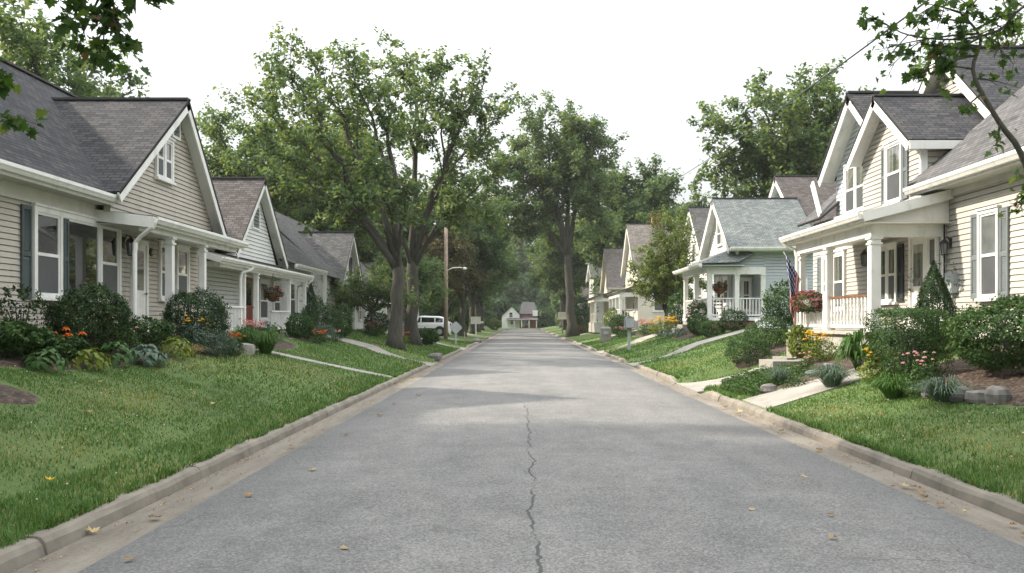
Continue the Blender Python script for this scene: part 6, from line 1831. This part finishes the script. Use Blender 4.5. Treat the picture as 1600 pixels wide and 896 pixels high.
# ---- stones
def rock(label, x, y, w, d, h, seed, group=None, mat='stone', rz=0.0):
    rg = random.Random(seed)
    V = []; n1, n2 = 7, 12
    for i in range(n1+1):
        th = PI*i/n1
        for k in range(n2):
            ph = 2*PI*k/n2
            vx, vy, vz = math.sin(th)*math.cos(ph), math.sin(th)*math.sin(ph), math.cos(th)
            s = (abs(vx)**3.2+abs(vy)**3.2+abs(vz)**3.2)**(-1/3.2)
            s *= 1+.08*math.sin(vx*4+seed)+.07*math.sin(vy*5+seed*2)+.06*math.sin(vz*6+seed*3)
            V.append((vx*s*w/2, vy*s*d/2, vz*s*h/2+h*.3))
    m = MB()
    fs = []
    for i in range(n1):
        for k in range(n2):
            k2 = (k+1) % n2
            fs.append((i*n2+k, (i+1)*n2+k, (i+1)*n2+k2, i*n2+k2))
    m.shared(V, fs)
    o = m.build('stone', G[mat], smooth=False); o.location = (x, y, gzf(x, y)); o.rotation_euler = (0, 0, rz)
    tag(o, label, 'stone', group)
    return o
rock('pale flat stone at the tip of the mulch bed, nearest the kerb', 4.75, 17.25, .34, .28, .2, 1, 'loose stones in the bed between the two walks')
rock('flat gray stone in the middle of the mulch beside the walk', 5.75, 17.6, .38, .26, .17, 2, 'loose stones in the bed between the two walks')
rock('small gray stone in the mulch beside the walk, farthest from the kerb', 6.15, 17.9, .3, .24, .17, 3, 'loose stones in the bed between the two walks')
EDG = 'gray stones edging the right flower bed'
ed = [(5.83, 12.75), (5.86, 12.4), (5.9, 12.05), (5.96, 11.7), (6.05, 11.37)]
edl = ['first edging stone of the right bed, beside the walk end', 'second edging stone of the right bed, squarish', 'middle stone of the curved edging of the right bed', 'fourth edging stone of the right bed', 'last edging stone of the right bed, nearest the picture edge']
for i, ((x, y), l) in enumerate(zip(ed, edl)): rock(l, x, y, .24+.04*(i % 3), .27+.05*(i % 2), .19+.035*((i*2) % 3), 11+i, EDG, rz=.15*i)
rock('gray broken kerb stone lying at the mouth of the first left driveway', -3.5, 36.4, .5, .9, .3, 31)
rock('flat stepping block at the end of the left walk', -6.35, 20.55, .5, .6, .3, 33, mat='concrete')
rock('brown stone at the mouth of the far left driveway', -3.5, 70.6, .7, 1.2, .4, 34)

# ---- flowers on the porches
def basket_flowers(r, w, h, d, leaf, fm, n, cnt, size, zc, droop=.3):
    shrub_foliage('foliage', r, w/2, d/2, h/2, n, .055, .5, G[leaf], 2.2, .12, zc, -1, random.random()*5, .4)
    dd = rand_dirs(cnt); P = dd*np.array([w/2, d/2, h/2])*RNG.uniform(.85, 1.12, (cnt, 1))+np.array([0, 0, zc])
    P = P[dd[:, 2] > -.75]
    bloom_mesh('blossoms', r, P, size, G[fm])
r = thing('flower_box', 'overflowing red flower box hung on the white porch railing beside the flag', 'flower box', (7.0, 22.0, 2.0))
local(r, lambda m: m.shared([(-.13, -.6, 0), (.13, -.6, 0), (.13, .6, 0), (-.13, .6, 0), (-.16, -.64, .18), (.16, -.64, .18), (.16, .64, .18), (-.16, .64, .18)], [(0, 3, 2, 1), (4, 5, 6, 7), (0, 1, 5, 4), (1, 2, 6, 5), (2, 3, 7, 6), (3, 0, 4, 7)]), 'box', 'white')
basket_flowers(r, .6, .52, 1.6, 'lf_bush', 'f_magenta', 2200, 300, .07, .12)
def hanging_basket(label, x, y, z, s=1.0, fm='f_magenta', chain=.75):
    r = thing('hanging_basket', label, 'hanging basket', (x, y, z), 'hanging flower baskets')
    local(r, lambda m: m.lathe((0, 0, -.22*s), [(.05*s, 0), (.16*s, .05*s), (.22*s, .2*s), (.23*s, .24*s)], 14), 'basket', 'woodbrown', smooth=True)
    local(r, lambda m: [m.tube([(.22*s*math.cos(A), .22*s*math.sin(A), 0), (0, 0, chain*s)], .006, 4) for A in (0, 2.1, 4.2)]+[m.tube([(0, 0, chain*s), (0, 0, chain*s+.2)], .008, 4)], 'chain', 'blackmetal')
    basket_flowers(r, .62*s, .4*s, .62*s, 'lf_redtip', fm, 700, 70, .075*s, .05*s)
    return r
hanging_basket('hanging basket of dark red flowers under the pale gray porch roof', -8.15, 29.4, 2.52, 1.0)
hanging_basket('hanging basket under the blue house porch roof', 9.05, 40.9, 3.15, 1.1, 'f_red', .6)
r = thing('flower_pot', 'terracotta pot of small plants on the left porch step', 'flower pot', (-7.05, 20.2, 1.44))
local(r, lambda m: m.lathe((0, 0, 0), [(.08, 0), (.12, .2), (.135, .2), (.135, .25), (.115, .25), (.11, .2)], 14), 'pot', 'terracotta', smooth=True)
shrub_foliage('foliage', r, .14, .14, .1, 260, .05, .5, G['lf_bush'], zc=.3)
r = thing('side_table', 'small blue crate beside the terracotta pot on the left porch', 'crate', (-7.55, 20.3, 1.42))
r.name = 'crate'
local(r, lambda m: (m.box(-.18, .18, -.15, .15, 0, .28), m.box(-.2, .2, -.17, -.152, .02, .1), m.box(-.2, .2, -.17, -.152, .17, .26)), 'body', 'blueside')

# ---- the flag on the beige porch
def flag_mat():
    m, nt, b = new_mat('flag_cloth')
    uv = coords(nt, 'UV')
    s = N(nt, 'ShaderNodeSeparateXYZ'); nt.links.new(uv, s.inputs[0])
    u, v = s.outputs[0], s.outputs[1]
    st = math_(nt, 'GREATER_THAN', math_(nt, 'FRACT', math_(nt, 'MULTIPLY', v, 6.5)), .5)
    c = mixc(nt, st, (.62, .62, .6), (.40, .03, .045))
    can = math_(nt, 'MULTIPLY', math_(nt, 'LESS_THAN', u, .66), math_(nt, 'GREATER_THAN', v, .3))
    # rows of small white stars in the canton
    du = math_(nt, 'SUBTRACT', math_(nt, 'FRACT', math_(nt, 'MULTIPLY', u, 9)), .5)
    dv = math_(nt, 'SUBTRACT', math_(nt, 'FRACT', math_(nt, 'MULTIPLY', v, 8)), .5)
    rr = math_(nt, 'ADD', math_(nt, 'MULTIPLY', du, du), math_(nt, 'MULTIPLY', dv, dv))
    star = math_(nt, 'LESS_THAN', rr, .075)
    cc = mixc(nt, star, (.02, .035, .13), (.62, .62, .62))
    c = mixc(nt, can, c, cc)
    nt.links.new(c, b.inputs['Base Color']); b.inputs['Roughness'].default_value = .8
    return m
r = thing('flag', 'drooping striped flag on a short pole at the far porch post of the beige house', 'flag', (7.0, 22.6, 2.95))
local(r, lambda m: m.tube([(.1, 0, -.35), (-.42, -.1, .45)], .014, 8), 'pole', 'white')
def flag_cloth():
    V = []; UV = []; nu, nv = 26, 16
    top = np.array([-.38, -.09, .42]); bot = np.array([.02, -.02, -.22])
    for j in range(nv+1):
        v = j/nv
        h = bot+(top-bot)*v
        for i in range(nu+1):
            u = i/nu
            # cloth gathered into folds and hanging from the pole
            drop = 1.32*u
            f = math.sin(v*13+u*2.2)*.045*(.4+u)
            gather = (1-.55*min(1, u*1.6))
            hh = top*(1-gather)*.55+h*gather+bot*(1-gather)*.45
            V.append((hh[0]+f*.6, hh[1]-.03+f*1.4+.02*math.sin(u*7), hh[2]-drop+(.30*u*(v-.5))))
            UV.append((u, v))
    me = D.meshes.new('cloth')
    fs = [(j*(nu+1)+i, j*(nu+1)+i+1, (j+1)*(nu+1)+i+1, (j+1)*(nu+1)+i) for j in range(nv) for i in range(nu)]
    me.from_pydata(V, [], fs)
    l = me.uv_layers.new(name='UVMap')
    for p in me.polygons:
        for li in p.loop_indices: l.data[li].uv = UV[me.loops[li].vertex_index]
    me.polygons.foreach_set('use_smooth', [True]*len(me.polygons))
    me.materials.append(flag_mat())
    link(D.objects.new('cloth', me), r)
flag_cloth()
# porch chair by the blue house door
r = thing('porch_chair', 'dark wooden porch chair behind the blue house railing', 'chair', (9.15, 41.6, 1.85))
local(r, lambda m: m.box(-.25, .25, -.25, .25, .4, .45), 'seat', 'woodbrown')
local(r, lambda m: (m.box(-.25, -.2, .2, .25, .45, 1.0), m.box(.2, .25, .2, .25, .45, 1.0), [m.box(-.2, .2, .21, .235, z_, z_+.08) for z_ in (.55, .7, .85)]), 'backrest', 'woodbrown')
for sx in (-1, 1):
    for sy in (-1, 1): local(r, lambda m: m.box(sx*.22-.025, sx*.22+.025, sy*.22-.025, sy*.22+.025, 0, .4), 'leg', 'woodbrown')

# ---- cars in the far left driveways
G['carwhite'] = plain('white_car_paint', (.72, .73, .74), .22, .02, 1)
G['carsilver'] = plain('silver_car_paint', (.42, .45, .47), .22, .02, 1)
G['cardark'] = plain('black_plastic_trim', (.02, .021, .022), .45, .1, 4)
G['rubber'] = plain('tyre_rubber', (.018, .018, .018), .8, .1, 6)
G['alloy'] = plain('alloy_rim', (.5, .51, .52), .3, .05, 4, metal=.8)
G['taillight'] = plain('red_lamp_lens', (.4, .02, .02), .2, .1, 4)
G['headlight'] = plain('clear_lamp_lens', (.6, .62, .62), .15, .05, 4)
def car(label, x, y, rz, paint, kind='wagon', L=4.5, z=None):
    """nose towards local -x"""
    z = gzf(x, y) if z is None else z
    r = thing('parked_car', label, 'car', (x, y, z), 'cars parked in the far left driveway', rz)
    w = .9
    def sect(xp, zb, zt, hw, sh):
        return [(xp, -hw*.92, zb), (xp, -hw, zb+.18), (xp, -hw, zt-.16), (xp, -hw*sh, zt), (xp, hw*sh, zt), (xp, hw, zt-.16), (xp, hw, zb+.18), (xp, hw*.92, zb)]
    h = L/2
    S = [(-h, .35, .66, .66, .85), (-h+.12, .24, .82, .8, .88), (-h+.9, .2, .98, .89, .9), (-h+1.25, .2, 1.02, .9, .92), (0, .2, 1.02, .9, .93), (h-.6, .2, 1.05, .9, .93), (h-.1, .25, 1.02, .86, .92), (h, .38, .9, .78, .9)]
    def body(m):
        pts = []; fs = []
        for s in S: pts += sect(*s)
        for i in range(len(S)-1):
            for k in range(8):
                k2 = (k+1) % 8
                fs.append((i*8+k, (i+1)*8+k, (i+1)*8+k2, i*8+k2))
        fs.append(tuple(range(8))); e = (len(S)-1)*8; fs.append(tuple(range(e, e+8))[::-1])
        m.shared(pts, fs)
    local(r, body, 'body', paint)
    if kind == 'wagon': C = [(-h+1.2, 1.0, 1.0), (-h+1.95, 1.46, .74), (0, 1.54, .72), (h-.9, 1.5, .72), (h-.35, 1.36, .72), (h-.12, 1.03, .8)]
    else: C = [(-h+1.25, 1.0, 1.0), (-h+2.0, 1.40, .7), (.2, 1.45, .68), (h-1.2, 1.36, .68), (h-.45, 1.04, .8)]
    def cabin(m):
        pts = []; fs = []
        for (xp, zt, hw) in C:
            pts += [(xp, -.86, 1.0), (xp, -hw*.98, max(1.001, zt-.06)), (xp, -hw*.8, zt), (xp, hw*.8, zt), (xp, hw*.98, max(1.001, zt-.06)), (xp, .86, 1.0)]
        for i in range(len(C)-1):
            for k in range(5): fs.append((i*6+k, (i+1)*6+k, (i+1)*6+k+1, i*6+k+1))
        fs.append(tuple(range(6))); e = (len(C)-1)*6; fs.append(tuple(range(e, e+6))[::-1])
        m.shared(pts, fs)
    local(r, cabin, 'cabin', paint)
    def side_glass(m):
        for sy in (-1, 1):
            def sp(xp, t):
                # point on the side of the cabin: t 0 belt, 1 roof
                for (a, b) in zip(C[:-1], C[1:]):
                    if a[0] <= xp <= b[0]:
                        q = (xp-a[0])/(b[0]-a[0]); zt = a[1]+(b[1]-a[1])*q; hw = a[2]+(b[2]-a[2])*q; break
                zt -= .06
                return (xp, sy*(.868+(hw*.98-.86)*t+.006), 1.0+(zt-1.0)*t)
            xs0 = -h+1.85
            for a, b in ((xs0, -.05), (.03, 1.0), (1.08, h-.62)):
                m.face([sp(a+(.1 if a == xs0 else 0), .1), sp(b, .1), sp(b, .86), sp(a+.22 if a == xs0 else a, .86)])
    local(r, side_glass, 'side_window', 'carglass')
    def ends(m):
        a, b = C[0], C[1]
        m.face([(a[0]-.0+.1, -.74, 1.07), (a[0]+.1, .74, 1.07), (b[0]-.06, .6, b[1]-.04), (b[0]-.06, -.6, b[1]-.04)])
        a, b = C[-2], C[-1]
        m.face([(b[0]+.01-.03, -.7, 1.1), (b[0]-.02, .7, 1.1), (a[0]+.03, .6, a[1]-.05), (a[0]+.03, -.6, a[1]-.05)])
    local(r, ends, 'windscreen', 'carglass')
    def sill(m):
        for sy in (-1, 1): m.box(-h+.35, h-.3, sy*.9-.012, sy*.9+.014, .2, .6)
        m.box(h-.06, h+.03, -.7, .7, .36, .52); m.box(-h-.03, -h+.05, -.6, .6, .36, .5)
    local(r, sill, 'bumper', 'cardark')
    for sy in (-1, 1):
        local(r, lambda m: m.box(h-.12, h+.012, sy*.72-.1, sy*.72+.1, .68, .96), 'taillight', 'taillight')
        local(r, lambda m: m.box(-h-.01, -h+.14, sy*.6-.14, sy*.6+.14, .6, .74), 'headlight', 'headlight')
        for xp in (-h+.85, h-.85):
            wv = local(r, lambda m: m.lathe((xp, sy*.8, .33), [(.2, -.11), (.31, -.11), (.335, -.07), (.335, .07), (.31, .11), (.2, .11)], 22, 'y'), 'wheel', 'rubber', smooth=False)
            local(r, lambda m: m.lathe((xp, sy*.91, .33), [(.205, -.01), (.2, .012), (.06, .03), (.0, .03)], 14, 'y'), 'rim', 'alloy')
            local(r, lambda m: m.lathe((xp, sy*.895, .36), [(.4, -.02), (.4, .012), (.3, .014)], 20, 'y'), 'wheel_arch', 'cardark')
    local(r, lambda m: m.box(h-.02, h+.016, -.26, .26, .7, .82), 'number_plate', 'white')
    return r
car('white wagon with dark side windows parked right of the thick left trunk', -7.6, 68.6, .0, 'carwhite', 'wagon', 4.5)
car('silver car showing only its front between the two left trunks', -10.6, 67.2, .12, 'carsilver', 'sedan', 4.4)

# ---- fallen leaves in the gutters and on the lawn
G['lf_fallen'] = leafmat('fallen_leaf', [(0, (.16, .09, .035)), (.5, (.34, .22, .10)), (1, (.48, .38, .2))], .15)
G['lf_fallenyellow'] = leafmat('yellow_fallen_leaf', [(0, (.6, .42, .03)), (1, (.7, .5, .05))], .2)
def fallen(x, y, z, s, rz, mat='lf_fallen', label=None, group=None):
    k = len(OUT); rg = random.random()
    cup = random.uniform(.5, 1.6)
    V = []
    for a, b in OUT:
        V.append((a*s, (b-.4)*s, abs(a)*abs(a)*s*cup+abs(b-.4)**2*s*.8*random.uniform(.3, 1.4)))
    V.append((0, 0, .01))
    me = D.meshes.new('fallen_leaf'); me.from_pydata(V, [], [(j, (j+1) % k, k) for j in range(k)])
    at = me.attributes.new('tint', 'FLOAT', 'POINT'); at.data.foreach_set('value', [rg]*len(V))
    me.materials.append(G[mat])
    o = D.objects.new('fallen_leaf', me); link(o)
    o.location = (x, y, z); o.rotation_euler = (random.uniform(-.25, .25), random.uniform(-.25, .25), rz)
    tag(o, label, 'leaf', group)
    return o
GL_ = 'dry leaves lying in the left gutter'; GR_ = 'dry leaves lying in the right gutter'
for k in range(26):
    y = 4.8+22*random.random()**1.5
    x = random.uniform(GL+.02, RL+.05) if random.random() < .8 else random.uniform(RL, RL+.7)
    fallen(x, y, .035, random.uniform(.06, .115), random.uniform(0, 6.3), label='curled tan dry leaf lying in the left gutter', group=GL_)
for k in range(30):
    y = 6.3+20*random.random()**1.3
    x = random.uniform(RR-.03, GR-.02)
    fallen(x, y, .035, random.uniform(.055, .11), random.uniform(0, 6.3), label='curled tan dry leaf lying in the right gutter', group=GR_)
for (x, y) in ((2.55, 7.4), (1.95, 7.6), (2.3, 6.6), (-1.25, 6.3), (2.9, 9.2)):
    fallen(x, y, .055, random.uniform(.05, .085), random.uniform(0, 6.3), label='single dry leaf lying out on the near asphalt', group='dry leaves out on the asphalt')
fallen(-3.98, 7.55, gzf(-3.98, 7.55)+.07, .085, .4, 'lf_fallenyellow', 'bright yellow leaf on the left verge grass')
for k in range(16):
    s = random.random() < .55
    x = -random.uniform(3.6, 6) if s else random.uniform(4.4, 5.8); y = random.uniform(5.2, 15)
    fallen(x, y, gzf(x, y)+.06, random.uniform(.05, .08), random.uniform(0, 6.3), label='pale dry leaf caught on top of the lawn grass', group='dry leaves on the lawns')

def litter():
    Ps = []
    for x0, x1, ya, yb, n in ((GL+.005, GL+.16, 3.5, 32, 900), (GL+.1, RL+.04, 3.5, 32, 500), (GR-.17, GR-.005, 5, 31, 1000), (RR-.05, GR-.1, 5, 31, 600)):
        y = RNG.uniform(ya, yb, n); x = RNG.uniform(x0, x1, n)
        keep = hnoise(x*3, y*2.1)+.6*hnoise(x*2+5, y*6) > RNG.uniform(-.7, .7, n)
        x, y = x[keep], y[keep]
        xa = np.where(x < 0, RL, RR)
        Ps.append(np.stack([x, y, .012+.02*np.abs(x-xa)+.006], -1))
    P = np.concatenate(Ps); n = len(P)
    V, Fq, T = leaf_cards(P, unit(RNG.normal(0, .3, (n, 3))+np.array([0, 0, 1.0])), RNG.uniform(.012, .04, n), RNG.uniform(.008, .02, n), RNG.random(n)*.8)
    o = np_mesh('leaf_litter', V, Fq, G['lf_fallen'], tint=T); tag(o, kind='stuff')
litter()
# ------------------------------------------------------------------ light, sky, camera
SUN_EL, SUN_AZ = math.radians(36), (-.97, .24)
L_ = math.hypot(*SUN_AZ)
tosun = Vector((SUN_AZ[0]/L_*math.cos(SUN_EL), SUN_AZ[1]/L_*math.cos(SUN_EL), math.sin(SUN_EL)))
sun = D.lights.new('sun', 'SUN'); sun.energy = 3.6; sun.angle = math.radians(2.0); sun.color = (1, .90, .75)
so = D.objects.new('sun', sun); COL.objects.link(so); so.rotation_euler = tosun.to_track_quat('Z', 'Y').to_euler(); so.location = (-40, 20, 60)
w = D.worlds.new('World'); SC.world = w; w.use_nodes = True
nt = w.node_tree
sk = N(nt, 'ShaderNodeTexSky'); sk.sky_type = 'NISHITA'; sk.sun_disc = False
sk.sun_elevation = SUN_EL; sk.sun_rotation = math.atan2(SUN_AZ[0], SUN_AZ[1]); sk.dust_density = 3.5; sk.air_density = 1.0; sk.ozone_density = 1.0
# thin high overcast: an even pale veil with faint cloud streaks over the blue
tc = N(nt, 'ShaderNodeTexCoord')
mp = N(nt, 'ShaderNodeMapping'); mp.inputs['Scale'].default_value = (1, 1, 3.5); nt.links.new(tc.outputs['Generated'], mp.inputs['Vector'])
cl = noise(nt, mp.outputs[0], 1.6, 6, .55)
veil = ramp(nt, cl, [(.3, (1.62, 1.69, 1.73)), (.7, (2.0, 2.02, 2.0))])
# a thin overcast veil is several times as bright overhead as at the horizon
sz = N(nt, 'ShaderNodeSeparateXYZ'); nt.links.new(tc.outputs['Generated'], sz.inputs[0])
grad = math_(nt, 'ADD', math_(nt, 'MULTIPLY', math_(nt, 'MAXIMUM', sz.outputs[2], 0.0), 6.8), 1.0)
vm_ = N(nt, 'ShaderNodeVectorMath', operation='SCALE'); nt.links.new(veil, vm_.inputs[0]); nt.links.new(grad, vm_.inputs['Scale'])
veil = vm_.outputs[0]
mixn = mixc(nt, .88, sk.outputs[0], veil)
nt.links.new(mixn, nt.nodes['Background'].inputs['Color']); nt.nodes['Background'].inputs['Strength'].default_value = .12

# summer haze filling the street
def haze():
    m = D.materials.new('summer_haze'); m.use_nodes = True
    t = m.node_tree
    for n in list(t.nodes):
        if n.type == 'BSDF_PRINCIPLED': t.nodes.remove(n)
    v = t.nodes.new('ShaderNodeVolumePrincipled'); v.inputs['Color'].default_value = (.93, .95, .97, 1); v.inputs['Density'].default_value = HAZE; v.inputs['Anisotropy'].default_value = .2
    t.links.new(v.outputs[0], t.nodes['Material Output'].inputs['Volume'])
    h = MB(); h.box(-425, 425, -65, 905, -1.2, 34)
    tag(h.build('haze', m), kind='stuff')
HAZE = .00022
haze()
cam = D.cameras.new('camera'); co = D.objects.new('camera', cam); COL.objects.link(co)
co.location = (0, 0, EYE); co.rotation_euler = (PI/2, 0, 0)
cam.sensor_width = 36; cam.lens = 31.5
cam.shift_x = -15/1600; cam.shift_y = 55/1600
cam.clip_start = .1; cam.clip_end = 2000
SC.camera = co
vs = SC.view_settings
SC.display_settings.display_device = 'sRGB'
vs.view_transform = 'Standard'; vs.look = 'None'; vs.exposure = 1.14; vs.gamma = 1.0; vs.use_curve_mapping = False
SC.cycles.use_denoising = True
SC.cycles.max_bounces = 12; SC.cycles.diffuse_bounces = 8; SC.cycles.transmission_bounces = 8; SC.cycles.volume_bounces = 1; SC.cycles.glossy_bounces = 3
